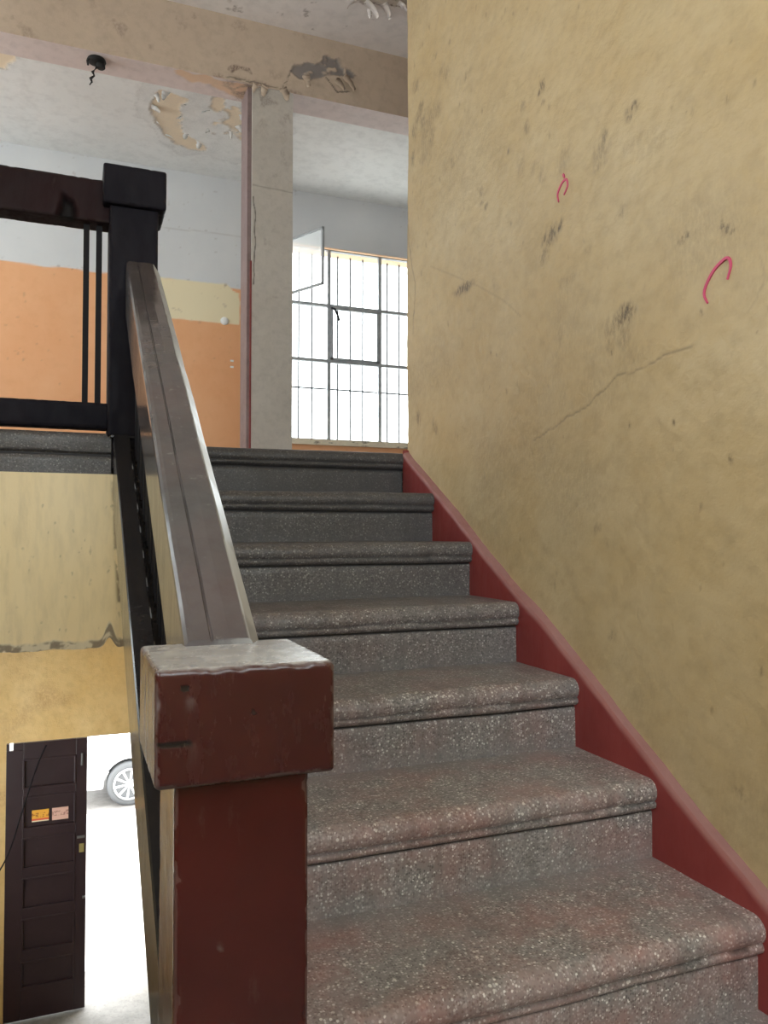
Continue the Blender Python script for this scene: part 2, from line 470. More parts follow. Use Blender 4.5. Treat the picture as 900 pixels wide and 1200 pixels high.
CR1 = [(1.042,1.109),(.96,1.122),(.881,1.146),(.791,1.165),(.735,1.19),(.676,1.217),(.62,1.214),(.574,1.217),(.52,1.229),(.47,1.231),(.441,1.234)]
CR2 = [(1.706,1.803),(1.536,1.719),(1.357,1.629),(1.2,1.539),(1.105,1.468)]
CR3 = [(1.929,2.145),(1.897,1.936),(1.841,1.788),(1.86,1.6)]
CR4 = [(.271,1.362),(.262,1.32),(.273,1.283),(.30,1.26)]

def right_wall(u, v):           # u = world y, v = world z
    n_big = fbm(u*1.6, v*1.6, 3, 11)-.5
    n_mid = fbm(u*6, v*7+3, 4, 23)-.5
    n_fin = fbm(u*45, v*45, 3, 37)-.5
    d = n_big*.012+n_mid*.005+n_fin*.0018
    st = np.zeros_like(u)
    for i, (by, bz, hw, hh, a) in enumerate(BLOBS):
        dist = math.hypot(by+.81, 1.17)
        pm = dist/860.0
        wy = hw*pm*dist/1.17*.95; wz = hh*pm
        near = (abs(u-by) < wy*2.4) & (abs(v-bz) < wz*2.4)
        if not near.any(): continue
        uu = u[near]-by; vv = v[near]-bz
        sk = rng.uniform(-.4, .4)
        e = np.sqrt(((uu+sk*vv)/wy)**2+(vv/wz)**2)
        brush = fbm((u[near]*2.2+v[near]*.8)*55, (v[near]-u[near]*.35)*28, 4, 50+i)
        m = sstep(1.25, .25, e)*sstep(.36, .62, brush+.18*(1-e))*a
        st[near] = np.maximum(st[near], m)
    # scattered strokes and specks, denser towards the far end of the wall
    for k in range(260):
        by = rng.uniform(.2, 1.9)**1.0; bz = rng.uniform(.35, 2.9)
        if rng.rand() < .35: by = rng.uniform(1.35, 1.9); bz = rng.uniform(1.9, 2.75)
        dist = math.hypot(by+.81, 1.17)
        L = rng.uniform(.0015, .008)*(1+dist*.25); w = L*rng.uniform(.25, .6); an = rng.uniform(.9, 1.9)
        near = (abs(u-by) < L*2.5) & (abs(v-bz) < L*2.5)
        uu = u[near]-by; vv = v[near]-bz
        a = uu*math.cos(an)+vv*math.sin(an); b = -uu*math.sin(an)+vv*math.cos(an)
        st[near] = np.maximum(st[near], sstep(1.3, .5, np.hypot(a/L, b/w))*rng.uniform(.15, .6))
    # soft grime film
    gr = sstep(.52, .78, fbm(u*2.3+5, v*2.8, 4, 71))*.16
    st = np.clip(np.maximum(st*.82, gr), 0, 1)
    wob = (fbm(u*25, v*25, 3, 91)-.5)*.018
    cr = np.zeros_like(u)
    for c, w, a in ((CR1, .0017, .55), (CR2, .0015, .35), (CR3, .0025, .6), (CR4, .0017, .18)):
        dd = np.abs(seg_dist(u+wob, v+wob*.6, c))
        cr = np.maximum(cr, sstep(w*2.0, w*.6, dd)*a)
        d = d + sstep(.02, .0, dd)*.0006
    d = d-cr*.0015
    pl = sstep(.66, .74, fbm(u*3.3, v*3.3+9, 4, 5))*.35
    return d, (st, pl, cr*.75)

m = MB()
ys = np.concatenate([np.linspace(YBK, .1, 30)[:-1], np.linspace(.1, 1.925, 430)])
zs = np.concatenate([np.linspace(-.2, .12, 8)[:-1], np.linspace(.12, 3.1, 620), np.linspace(3.1, CEIL, 14)[1:]])
def rw(u, v):
    d, c = right_wall(u, v)
    return d, c
m.panel((XW, 0, 0), (0, 1, 0), (0, 0, 1), (-1, 0, 0), ys, zs, rw)
# arris of the far end slightly eroded
P = m.v[0]; e = P[:, 1] > 1.92
P[e, 1] += (fbm(P[e, 2]*22, P[e, 2]*3, 4, 8)-.5)*.016
P[e, 0] += .006
m.box(XW+.012, XW+.2, YBK-.2, 1.92, GND, CEIL)
wall_right = struct(m.build('wall_right', MW['right'], recalc=False), 'stained yellow plaster wall rising along the right of the stairs')
def ribbon(pts, w, x):
    mm = MB(); vs = []; fs = []
    n = len(pts)
    for i, (y, z) in enumerate(pts):
        a = pts[max(i-1, 0)]; b = pts[min(i+1, n-1)]
        dy, dz = b[0]-a[0], b[1]-a[1]; L = math.hypot(dy, dz); dy /= L; dz /= L
        ww = w*(0.45+.55*math.sin(math.pi*(i+.6)/(n+.2)))
        for s, xx in ((1, x), (-1, x), (-1, x+.012), (1, x+.012)):
            vs.append((xx, y-dz*ww*s, z+dy*ww*s))
    for i in range(n-1):
        for k in range(4):
            fs.append((i*4+k, i*4+(k+1) % 4, i*4+4+(k+1) % 4, i*4+4+k))
    return mm.add(vs, fs+[(0, 1, 2, 3), (n*4-1, n*4-2, n*4-3, n*4-4)])
def smooth_pts(p, k=5):
    out = []
    for i in range(len(p)-1):
        p0 = p[max(i-1, 0)]; p1 = p[i]; p2 = p[i+1]; p3 = p[min(i+2, len(p)-1)]
        for j in range(k):
            t = j/k
            out.append(tuple(.5*((2*p1[c])+(-p0[c]+p2[c])*t+(2*p0[c]-5*p1[c]+4*p2[c]-p3[c])*t*t+(-p0[c]+3*p1[c]-3*p2[c]+p3[c])*t**3) for c in range(len(p1))))
    return out+[tuple(p[-1])]
def wall_x(y, z):
    d, _ = right_wall(np.array([y]), np.array([z])); return XW-float(d[0])
for pts, w in (([(.912,1.718),(.916,1.742),(.896,1.761),(.877,1.763),(.872,1.744),(.888,1.727)], .0030), ([(.891,1.783),(.885,1.771)], .0035),
               ([(.398,1.309),(.407,1.328),(.402,1.345),(.384,1.367),(.364,1.379),(.345,1.383),(.338,1.365),(.347,1.341)], .0030)):
    c = np.mean(pts, 0)
    o = ribbon(smooth_pts(pts), w, wall_x(*c)-.0026).build('pen_mark', MW['pen'], wall_right)
    o['label'] = 'pink marker stroke'

# ------------------------------------------------------------------ structure: other walls, floors, ceilings
def wall_with_hole(m, plane, c0, c1, a0, a1, z0, z1, ha0, ha1, hz0, hz1):
    """boxes around an opening; plane 'y' spans x, plane 'x' spans y; c0..c1 = thickness"""
    def bx(p0, p1, q0, q1):
        if p1-p0 < 1e-4 or q1-q0 < 1e-4: return
        if plane == 'y': m.box(p0, p1, c0, c1, q0, q1)
        else: m.box(c0, c1, p0, p1, q0, q1)
    bx(a0, ha0, z0, z1); bx(ha1, a1, z0, z1); bx(ha0, ha1, z0, hz0); bx(ha0, ha1, hz1, z1)
    return m

struct(wall_with_hole(MB(), 'y', YBK-.25, YBK, XL-.2, XW+.2, GND, CEIL, BX0, BX1, BZ0, BZ1).build('wall_back', MW['side']), 'yellow wall behind the half landing')
m = wall_with_hole(MB(), 'x', XL-.2, XL, YBK, 1.70, GND, CEIL, SY0, SY1, SZ0, SZ1); wall_with_hole(m, 'x', XL-.2, XL, 1.70, YF, GND, .9, GY0, GY1, GZ0, GZ1)
struct(m.build('wall_left', MW['side']), 'yellow wall on the left of the stairwell')
m = MB(); m.box(XW, XW+.2, 1.93, YF, GND, .9)
struct(m.build('wall_lower_right', MW['lower']))
struct(MB().box(XH-.2, XL-.2, 1.5, 1.70, .9, CEIL).build('wall_gallery', MW['side']))
struct(wall_with_hole(MB(), 'x', XH-.2, XH, 1.70, YF, .9, CEIL, LY0, LY1, LZ0, LZ1).build('wall_hall_left', MW['far']))
struct(MB().box(XE, XE+.2, .9, YF, .9, CEIL).build('wall_hall_right', MW['column']))
struct(MB().box(XW+.2, XE, .7, .9, .9, CEIL).build('wall_hall_back', MW['column']))

DADO = 3.062
def far_wall(u, v):        # u = x, v = z
    d = (fbm(u*3, v*3, 3, 4)-.5)*.006
    g = sstep(.006, -.006, v-DADO-(fbm(u*5, v*0+1, 3, 6)-.5)*.03)
    b = poly_mask(u, v, [(-.50, 2.735), (-.50, 3.075), (.10, 3.085), (.155, 3.03), (.215, 3.02), (.215, 2.73)], .006, .010, 14, 12)
    st = sstep(.78, .84, fbm(u*22, v*22, 3, 44))*.25*sstep(.45, .65, fbm(u*2, v*2, 2, 9))
    st = np.maximum(st, sstep(.035, .0, np.abs(v-DADO-.01))*sstep(.66, .74, fbm(u*24, v*24, 3, 8))*.5)
    ln = sstep(.008, .003, np.abs(v-3.53-(u*.004)-(fbm(u*6, u*0, 3, 77)-.5)*.02))*.22*(u < .3)     # hairline on the white
    st = np.maximum(st, ln)
    return d*0, (st, g, b)
m = MB()
zz = np.linspace(1.155, CEIL, 240)
m.panel((0, YF, 0), (1, 0, 0), (0, 0, 1), (0, -1, 0), np.linspace(XH, WX0, 380), zz, far_wall)
m.panel((0, YF, 0), (1, 0, 0), (0, 0, 1), (0, -1, 0), np.linspace(WX0, WX1, 200), np.linspace(1.155, WZ0, 48), far_wall)
m.panel((0, YF, 0), (1, 0, 0), (0, 0, 1), (0, -1, 0), np.linspace(WX0, WX1, 200), np.linspace(WZ1, CEIL, 40), far_wall)
m.panel((0, YF, 0), (1, 0, 0), (0, 0, 1), (0, -1, 0), np.linspace(WX1, XE, 60), zz[::4], far_wall)
wall_with_hole(m, 'y', YF+.004, YF+.25, XH-.2, XE+.2, .9, CEIL+.2, WX0, WX1, WZ0, WZ1)
wall_far = struct(m.build('wall_far', MW['far'], recalc=False), 'far hall wall, pale grey above and orange below')
# orange reveal under the window lintel
m = MB(); m.box(WX0, WX1, YF+.01, YF+.25, WZ1-.006, WZ1+.002)
m.c[0][:] = (0, 1, .35)
o = m.build('lintel_reveal', MW['far'], wall_far)
# small round fitting on the beige patch and two plugs
kn = MB().lathe([(.0, -.012), (.028, -.012), (.036, -.006), (.036, .0)], (.081, YF, 2.752), 'y', 16).build('wall_knob', MW['white'])
tag(kn, 'small round white knob at the edge of the beige patch', 'knob')
for dz in (0, -.055):
    MB().box(.135, .165, YF-.004, YF+.01, 2.40+dz-.008, 2.40+dz+.008).build('filler_spot', MW['white'], wall_far)

# facade at street level with the doorway
m = MB()
def lower_wall(u, v):
    d = (fbm(u*2.2, v*2.2, 4, 14)-.5)*.03+(fbm(u*9, v*9, 3, 15)-.5)*.008
    st = sstep(.50, .75, fbm(u*3+2, v*4, 4, 16))*.35
    return d-.012, (st, st*0, st*0)
for x0, x1, z0, z1 in ((XL, DX0, GND, .9), (DX0, DX1, DZ1, .9), (DX1, XW, GND, .9)):
    m.panel((0, YF, 0), (1, 0, 0), (0, 0, 1), (0, -1, 0), np.linspace(x0, x1, max(8, int((x1-x0)/.015))), np.linspace(z0, z1, int((z1-z0)/.02)), lower_wall)
wall_with_hole(m, 'y', YF+.02, YF+.25, XL-.2, XW+.2, GND, .9, DX0, DX1, GND, DZ1)
struct(m.build('wall_street', MW['lower'], recalc=False), 'ochre wall above and beside the street door')

struct(MB().box(XL, XW, YBK, YF+.6, GND-.15, GND).build('floor', MW['floor']), 'pale cement floor inside the street door')
m = MB(); m.box(XL, XW, YBK, -T_-.02, MID-.16, MID)
struct(m.build('floor_half_landing', MW['terrazzo']), 'terrazzo half landing at the foot of the stairs')
# upper landing slab
m = MB(); m.box(XH, -1.06, 1.74, YF, .9, LAND-.002); m.box(-1.06, XW+.2, 1.96, YF, .9, LAND-.002); m.box(XW+.2, XE, .9, YF, .9, LAND-.002)
struct(m.build('floor_upper_landing', MW['terrazzo']), 'terrazzo slab of the upper landing')

# ceilings (with peeled areas)
def ceil_back(u, v):      # u = x, v = y
    A = [(-.60, 4.95), (-.66, 5.15), (-.60, 5.42), (-.50, 5.62), (-.30, 5.75), (-.16, 5.74), (-.20, 5.60), (-.36, 5.50), (-.44, 5.25), (-.42, 5.02)]
    B = [(-.26, 5.10), (-.24, 4.85), (-.05, 4.55), (.30, 4.4), (.32, 5.30), (.10, 5.46), (-.02, 5.32), (-.12, 5.40)]
    pa = poly_mask(u, v, A, .012, .05, 7, 3); pb = poly_mask(u, v, B, .012, .09, 7, 5)*sstep(.42, .5, fbm(u*9, v*9, 3, 9))
    pc = poly_mask(u, v, [(-1.95, 4.75), (-1.55, 4.85), (-1.60, 5.1), (-1.95, 5.15)], .01, .05, 8, 4)
    peel = np.maximum(np.maximum(pa, pb), pc)
    dm = poly_mask(u, v, [(-.70, 4.8), (-.74, 5.4), (-.4, 5.85), (.1, 5.85), (.4, 5.4), (.4, 4.5)], .02, .10, 6, 7)
    damp = dm*.34*fbm(u*10, v*10, 3, 12)+4*dm*(1-dm)*.25
    edge = 4*peel*(1-peel)
    d = -(peel*.006)+edge*.016*(fbm(u*30, v*30, 3, 2)-.2)
    gr = sstep(5.6, 6.2, v)*.12*fbm(u*2, v*6, 3, 21)
    return d, (np.clip(damp+gr+edge*.8*sstep(.42, .55, fbm(u*20, v*20, 3, 31)), 0, 1), peel, peel*0)
m = MB()
m.panel((0, 0, CEIL), (1, 0, 0), (0, 1, 0), (0, 0, -1), np.linspace(-2.2, 2.2, 300), np.linspace(4.19, YF+.01, 170), ceil_back)
m.panel((0, 0, CEIL), (1, 0, 0), (0, 1, 0), (0, 0, -1), np.linspace(XH, -2.2, 30), np.linspace(4.19, YF+.01, 30), ceil_back)
m.panel((0, 0, CEIL), (1, 0, 0), (0, 1, 0), (0, 0, -1), np.linspace(2.2, XE, 30), np.linspace(4.19, YF+.01, 30), ceil_back)
m.box(XH-.2, XE+.2, 4.19, YF+.25, CEIL+.02, CEIL+.2)
struct(m.build('ceiling', MW['ceil'], recalc=False), 'whitewashed hall ceiling with peeled patches beyond the beam')
def ceil_front(u, v):
    A = [(.36, 3.52), (.44, 3.44), (.62, 3.44), (.75, 3.38), (.72, 3.50), (.60, 3.53), (.50, 3.56), (.44, 3.60)]
    p = poly_mask(u, v, A, .008, .03, 12, 3)
    e = 4*p*(1-p)
    sp = sstep(.77, .82, fbm(u*13, v*13, 3, 6))*.5
    return -p*.004+e*.012*(fbm(u*30, v*30, 3, 2)-.2), (np.clip(e*.8+sp, 0, 1), p, p*0)
m = MB()
m.panel((0, 0, CEIL+.02), (1, 0, 0), (0, 1, 0), (0, 0, -1), np.linspace(-1.9, 1.3, 300), np.linspace(2.6, 4.0, 150), ceil_front)
m.box(XH-.2, XE+.2, YBK-.25, 4.19, CEIL+.03, CEIL+.2)
cf = struct(m.build('ceiling_stairwell', MW['front_ceil'], recalc=False), 'pinkish stairwell ceiling in front of the beam')
# curled paint flakes hanging from the ceilings and the beam
def flake(name, c, ux, uy, L, W, curl, parent, mat, seed):
    r = np.random.RandomState(seed); n = 8
    c = np.array(c, float); ux = np.array(ux, float); uy = np.array(uy, float); nn = np.cross(ux, uy)
    vs = []; fs = []
    for i in range(n+1):
        t = i/n; a = curl*t
        s = L*(math.sin(a)/a*t if a > 1e-6 else t); h = -L*t*(1-math.cos(a))/(a if a > 1e-6 else 1)
        w = W*(1-.6*t**2)*(1+r.uniform(-.25, .25))
        for q in (-.5, .5):
            for th in (0, .0015):
                vs.append(c+ux*s+uy*w*q+np.array((0, 0, -1.0))*(-h)*1.0+np.array((0, 0, th)))
    for i in range(n):
        a = i*4; b = a+4
        fs += [(a, b, b+2, a+2), (a+1, a+3, b+3, b+1), (a, a+1, b+1, b), (a+2, b+2, b+3, a+3)]
    MB().add(vs, fs, None, True).build(name, mat, parent)
for k, (x, y, L, W, an, cu) in enumerate([(.45, 3.555, .12, .05, 0.2, 1.2), (.56, 3.53, .10, .05, .5, 1.6), (.40, 3.56, .08, .04, 2.6, 1.3), (.64, 3.49, .07, .04, 0.0, 1.1), (.50, 3.60, .06, .03, 1.2, 1.5)]):
    flake('paint_flake', (x, y, CEIL+.018), (math.cos(an), math.sin(an), 0), (-math.sin(an), math.cos(an), 0), L, W, cu, cf, MW['front_ceil'], k)

hall_ceiling = bpy.data.objects['ceiling']
rf = np.random.RandomState(12)
for k in range(22):
    if k < 9:
        x, y = [(-.64, 5.0), (-.66, 5.2), (-.60, 5.42), (-.50, 5.60), (-.40, 5.28), (-.42, 5.10), (-.34, 5.48), (-.22, 5.60), (-.55, 4.93)][k]
    else:
        x, y = rf.uniform(-.25, .2), rf.uniform(4.6, 5.4)
    an = rf.uniform(0, 6.28)
    flake('paint_flake', (x, y, CEIL+.004), (math.cos(an), math.sin(an), 0), (-math.sin(an), math.cos(an), 0), rf.uniform(.04, .09), rf.uniform(.03, .07), rf.uniform(.7, 1.4), hall_ceiling, MW['ceil'], 70+k)

# beam + column
YB0, YB1, ZB = 3.98, 4.20, 3.654
GREY = [(.10, 3.79), (.14, 3.85), (.26, 3.875), (.33, 3.935), (.42, 3.95), (.44, 3.90), (.56, 3.86), (.48, 3.83), (.34, 3.82), (.25, 3.775), (.16, 3.76)]
def beam_face(u, v):
    p = poly_mask(u, v, GREY, .008, .022, 18, 3)*sstep(.25, .42, fbm(u*30, v*30, 3, 8))
    p2 = poly_mask(u, v, [(-.30, 3.72), (-.26, 3.76), (-.16, 3.755), (-.14, 3.72), (-.22, 3.735), (-.27, 3.70)], .006, .012, 20, 4)
    e = np.clip(4*p*(1-p), 0, 1)
    st = sstep(.66, .80, fbm(u*12, v*12, 4, 61))*sstep(1.0, -.6, u)*.35
    lo = sstep(.05, .0, v-ZB)*sstep(.5, .62, fbm(u*14, v*30, 3, 19))*sstep(.5, .1, np.abs(u+.1))*.8
    cr = sstep(.006, .002, seg_dist(u+(fbm(u*30, v*30, 3, 2)-.5)*.03, v, [(.05, 3.66), (.08, 3.74), (.11, 3.80)]))*.6
    cr = np.maximum(cr, sstep(.006, .002, seg_dist(u, v+(fbm(u*30, v*30, 3, 3)-.5)*.02, [(.34, 3.80), (.42, 3.72), (.50, 3.745)]))*.8)
    cr = np.maximum(cr, sstep(.006, .002, seg_dist(u, v+(fbm(u*30, v*30, 3, 3)-.5)*.02, [(-.30, 3.67), (-.1, 3.675), (.1, 3.66)]))*.6)
    d = -p*.006+e*.006+(fbm(u*3, v*3, 3, 5)-.5)*.006*sstep(0, .03, v-ZB)*sstep(CEIL+.02, CEIL-.02, v)
    return d, (np.clip(np.maximum(st, np.maximum(p2*.8, lo))+e*.25, 0, 1), np.clip(p*.95, 0, 1), cr)
def beam_soffit(u, v):
    p = poly_mask(u, v, [(-.62, 4.0), (-.52, 4.07), (-.36, 4.10), (-.22, 4.15), (-.10, 4.19), (-.10, 3.99)], .008, .03, 14, 3)
    return -p*.003, (sstep(.25, .0, np.hypot(u+.17, v-4.05))*.75*sstep(.35, .55, fbm(u*18, v*18, 3, 3)), p*0, p*0)
def soft_peel(u, v):
    d, (s, g, b) = beam_soffit(u, v)
    p = poly_mask(u, v, [(-.62, 4.0), (-.52, 4.07), (-.36, 4.10), (-.22, 4.15), (-.10, 4.19), (-.10, 3.99)], .008, .03, 14, 3)
    return d, (s, p, b)
m = MB()
m.panel((0, YB0, 0), (1, 0, 0), (0, 0, 1), (0, -1, 0), np.linspace(-2.0, 1.5, 420), np.linspace(ZB, CEIL+.02, 60), beam_face)
m.box(XH, -2.0, YB0, YB1, ZB, CEIL+.02); m.box(1.5, XE, YB0, YB1, ZB, CEIL+.02)
m.box(-2.0, 1.5, YB0+.01, YB1, ZB+.004, CEIL+.02)
beam = struct(m.build('trim_1', MW['beam'], recalc=False), 'tan plastered ceiling beam with a grey peeled patch')
m = MB()
m.panel((0, 0, ZB), (1, 0, 0), (0, 1, 0), (0, 0, -1), np.linspace(-2.0, 1.5, 300), np.linspace(YB0, YB1, 30), soft_peel)
MW['soffit'] = plaster('beam_soffit_paint', (.70, .58, .55), (.74, .63, .60), peel=(.74, .52, .36), stain=(.20, .17, .17), scale=2)
m.build('soffit', MW['soffit'], beam, recalc=False)
for k, (x, z, L, W, an, cu) in enumerate([(.40, 3.80, .08, .05, -.4, 1.2), (.46, 3.84, .10, .05, -.7, 1.0), (.20, 3.79, .07, .05, -1.2, 1.3), (.05, 3.67, .07, .06, -.9, 1.4), (-.06, 3.66, .06, .05, -2.0, 1.3), (-.12, 3.655, .05, .04, -2.2, 1.5)]):
    flake('paint_flake', (x, YB0-.002, z), (math.cos(an), -.35, math.sin(an)), (-math.sin(an)*.9, -.1, math.cos(an)), L, W, cu, beam, MW['beam'], 40+k)

def column_face(u, v):
    st = sstep(.68, .85, fbm(u*18, v*18, 4, 71))*.3
    top = sstep(.45, .0, ZB-v)*sstep(.52, .66, fbm(u*14, v*14, 3, 7))
    ln = sstep(.006, .002, np.abs(v-3.02-(fbm(u*8, v*0, 2, 3)-.5)*.015))*.35
    ln = np.maximum(ln, sstep(.005, .002, seg_dist(u+(fbm(v*12, u*0, 3, 3)-.5)*.02, v, [(-.125, 2.95), (-.118, 2.60), (-.124, 2.4)]))*.8)
    return (fbm(u*5, v*3, 3, 9)-.5)*.006, (np.clip(st+top*.55, 0, 1), top*.4, ln)
m = MB()
m.panel((0, YB0+.004, 0), (1, 0, 0), (0, 0, 1), (0, -1, 0), np.linspace(-.138, .121, 60), np.linspace(LAND, ZB, 420), column_face)
m.box(-.138, .121, YB0+.012, YB1+.02, LAND, ZB)
col_ = struct(m.build('trim_2', MW['column'], recalc=False), 'grey plastered column standing under the beam')
# wooden frame strip along the left side of the column
MW['strip'] = plaster('mauve_frame_paint', (.20, .14, .135), (.25, .18, .175), scale=5)
m = MB(); m.box(-.165, -.138, YB0+.03, YB1, LAND, ZB)
m.build('frame_strip', MW['strip'], col_, bevel=.003)
m = MB(); m.box(-.146, -.137, YB0+.012, YB0+.05, LAND, 2.55)
m.build('dark_bead', MW['skirt'], col_)

# plastered face below the landing edge, with torn lower rim
m = MB()
def face(u, v):
    st = sstep(.60, .80, fbm(u*40, v*4, 4, 33))*.10
    st = np.maximum(st, sstep(.80, .86, fbm(u*60, v*40, 3, 35))*.4)
    ed = sstep(.014, .0, -1.036+(1.02-v)*.05-u)*sstep(-.02, -.004, -1.036+(1.02-v)*.05-u)*sstep(.42, .58, fbm(u*60, v*26, 3, 37))
    rag = .508+.005*(fbm(u*30, u*0, 3, 5)-.5)*2+.028*np.exp(-((u+1.045)/.014)**2)
    lo = sstep(.012, .0, v-rag)
    return (fbm(u*4, v*4, 3, 9)-.5)*.006, (np.clip(st, 0, 1), lo*.5, np.clip(np.maximum(ed*.8, sstep(.007, .0, v-rag)*.7*sstep(.4, .55, fbm(u*50, v*50, 3, 2))), 0, 1))
us = np.linspace(-1.75, -1.0, 270); vs_ = np.linspace(.49, 1.03, 150)
m.panel((0, 1.70, 0), (1, 0, 0), (0, 0, 1), (0, -1, 0), us, vs_, face)
P = m.v[0].reshape(len(vs_), len(us), 3)
rag = .508+.005*(fbm(us*30, us*0, 3, 5)-.5)*2+.028*np.exp(-((us+1.045)/.014)**2)
fz = (P[:, :, 2]-.49)/(1.03-.49)
P[:, :, 2] = rag[None, :]+fz*(1.03-rag[None, :])
P[:, -6:, 0] += ((fbm(P[:, -6:, 2]*40, P[:, -6:, 2]*0, 3, 3)-.5)*.012)*np.linspace(0, 1, 6)[None, :]
m.box(XL, -1.75, 1.70, 1.9, .51, 1.03); m.box(-1.75, -1.008, 1.706, 1.9, .535, 1.03)
struct(m.build('wall_landing_face', MW['face'], recalc=False), 'pale yellow plaster face below the upper landing edge')

# ------------------------------------------------------------------ upper stair flight (terrazzo steps)
def step_profile(k):
    y, z = k*T_, k*R_
    p = [(y+T_+.04, z)]
    for q in (.9, .75, .6, .45, .3, .2, .12, .07): p.append((y+q*T_, z))
    r = .026; cy, cz = y-.018+r, z-r
    for a in (90, 108, 126, 144, 162, 180, 198, 215):
        p.append((cy+r*math.cos(math.radians(a)), cz+r*math.sin(math.radians(a))))
    p += [(y-.009, z-.0445), (y-.013, z-.0475), (y-.0145, z-.053), (y-.012, z-.059), (y-.006, z-.0635), (y+.006, z-.0655), (y+.004, z-.0685)]
    for q in (.072, .09, .11, .13, .15): p.append((y+.0005, z-q))
    p.append((y+.0005, z-R_-.004))
    return p
def nosed(prof, k, x0, x1, nx):
    prof = np.array(prof); n = len(prof); xs = np.linspace(x0, x1, nx)
    X = np.repeat(xs, n); Yp = np.tile(prof[:, 0], nx); Zp = np.tile(prof[:, 1], nx)
    idx = np.tile(np.arange(n), nx)
    front = (idx > 3)
    wob = (fbm(X*4+k*9, Zp*3+k, 3, 40+k)-.5)
    wear = np.exp(-((X+.62)/.28)**2)*.004
    nose = ((idx >= 9) & (idx <= 17))
    Zp = Zp+np.where(idx <= 17, (wob*.003-wear*np.where(idx >= 6, 1, .3)), (fbm(X*5+k, X*0, 3, 60+k)-.5)*.003)
    Yp = Yp+np.where(front, (fbm(X*5+3*k, Zp*6, 3, 80+k)-.5)*.005, 0)+np.where(nose, (fbm(X*22, Zp*30+k, 3, 90+k)-.5)*.004, 0)
    groove = ((idx >= 22) & (idx <= 23)).astype(float)
    ups = ((idx == 17) | (idx == 18)).astype(float)*.55*(fbm(X*9+k, X*0, 2, 14) > .35)
    dirt = sstep(.05, .0, np.abs(Zp-(k*R_-R_)))*.9+(idx <= 1)*.9
    col = np.stack([X*0, np.clip(dirt, 0, 1), np.maximum(groove, ups)], -1)
    v = np.stack([X, Yp, Zp], -1)
    i = np.arange(nx*n).reshape(nx, n)
    q = np.stack([i[:-1, :-1], i[:-1, 1:], i[1:, 1:], i[1:, :-1]], -1).reshape(-1, 4)
    return v, q.tolist(), col
stairs = thing('staircase', (-.5, 0, MID), 'worn speckled terrazzo staircase climbing between red skirting and dark balustrade', 'staircase')
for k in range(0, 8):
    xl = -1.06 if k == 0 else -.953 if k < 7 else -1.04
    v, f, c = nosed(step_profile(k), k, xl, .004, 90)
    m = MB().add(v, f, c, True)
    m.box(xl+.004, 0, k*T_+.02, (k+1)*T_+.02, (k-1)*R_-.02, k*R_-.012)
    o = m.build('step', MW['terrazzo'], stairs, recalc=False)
    o['painted_shade'] = [0, 0, .06, .26, .52, .78, .92, 1.0][k]  # upper steps darkened in the colour to stand for shade
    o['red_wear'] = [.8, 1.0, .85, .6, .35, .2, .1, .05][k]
m = MB(); m.prism([(-T_, MID-.34), (7*T_+.02, LAND-.34), (7*T_+.02, LAND-.20), (-T_, MID-.20)], 'x', -.99, .0)
m.build('flight_slab', MW['side'], stairs)

# landing nosing on the gallery side, left of the upper newel
def landing_edge():
    y, z = 1.70, LAND
    p = [(y+.25, z), (y+.2, z), (y+.15, z), (y+.1, z), (y+.08, z), (y+.06, z), (y+.05, z), (y+.04, z), (y+.03, z)]
    r = .02; cy, cz = y-.004+r, z-r
    for a in (90, 108, 126, 144, 162, 180, 180, 180): p.append((cy+r*math.cos(math.radians(a)), cz+r*math.sin(math.radians(a))))
    p[-2] = (y-.004, z-.035); p[-1] = (y-.003, z-.052)
    p += [(y-.002, z-.058), (y-.001, z-.060), (y+.001, z-.061), (y+.004, z-.062), (y+.008, z-.0635), (y+.010, z-.0655), (y+.009, z-.0685)]
    for q in (.074, .09, .105, .12, .13): p.append((y+.003, z-q))
    p.append((y+.003, z-.136))
    return p
v, f, c = nosed(landing_edge(), 7, XL, -1.045, 120)
c[:, 1] *= 0
o = struct(MB().add(v, f, c, True).build('trim_3', MW['terrazzo'], recalc=False), 'dark terrazzo nosing along the gallery edge')
o['red_wear'] = .25; o['painted_shade'] = .85  # same darkening put into the nosing colour

# lower flight going down to the street door (left of the railing)
low = thing('staircase', (-1.75, 0, GND), 'lower terrazzo flight going down to the street door', 'staircase')
NL = 17; RL = (MID-GND)/NL
for k in range(1, NL):
    y0 = -T_+(k-1)*T_; z1 = MID-k*RL
    m = MB(); m.box(XL+.004, -1.16, y0+.0, y0+T_+.02, z1-RL-.03, z1-.03); m.box(XL+.004, -1.16, y0-.0, y0+T_+.02, z1-.028, z1)
    m.build('step', MW['terrazzo'], low, bevel=.006)

# ------------------------------------------------------------------ red skirting beside the stairs
sa, sb = .038, .590
m = MB()
ys = np.linspace(-.5, 1.905, 160)
top = sa+sb*ys+.004*np.sin(ys*9)+(fbm(ys*7, ys*0, 3, 5)-.5)*.010+.006*np.sin(ys*3.3-.6)
top = np.where(ys > 1.86, np.minimum(top, 1.168), top)
tj = (fbm(ys*16, ys*0+5, 3, 7)-.5)*.006
xs_f = .0+(fbm(ys*3, ys*0, 2, 8)-.5)*.003
rows = []
for q in (0, .15, .3, .5, .7, .85, .96, 1.0):
    z = (ys*.6-.36)*(1-q)+(top-.006)*q
    rows.append(np.stack([xs_f+(fbm(ys*12, z*12, 3, 9)-.5)*.0022, ys, z], -1))
rows.append(np.stack([xs_f+.005, ys, top+.0], -1))
rows.append(np.stack([xs_f+.028+tj, ys, top+.003], -1))
nr = len(rows); V = np.concatenate(rows); n = len(ys)
i = np.arange(nr*n).reshape(nr, n)
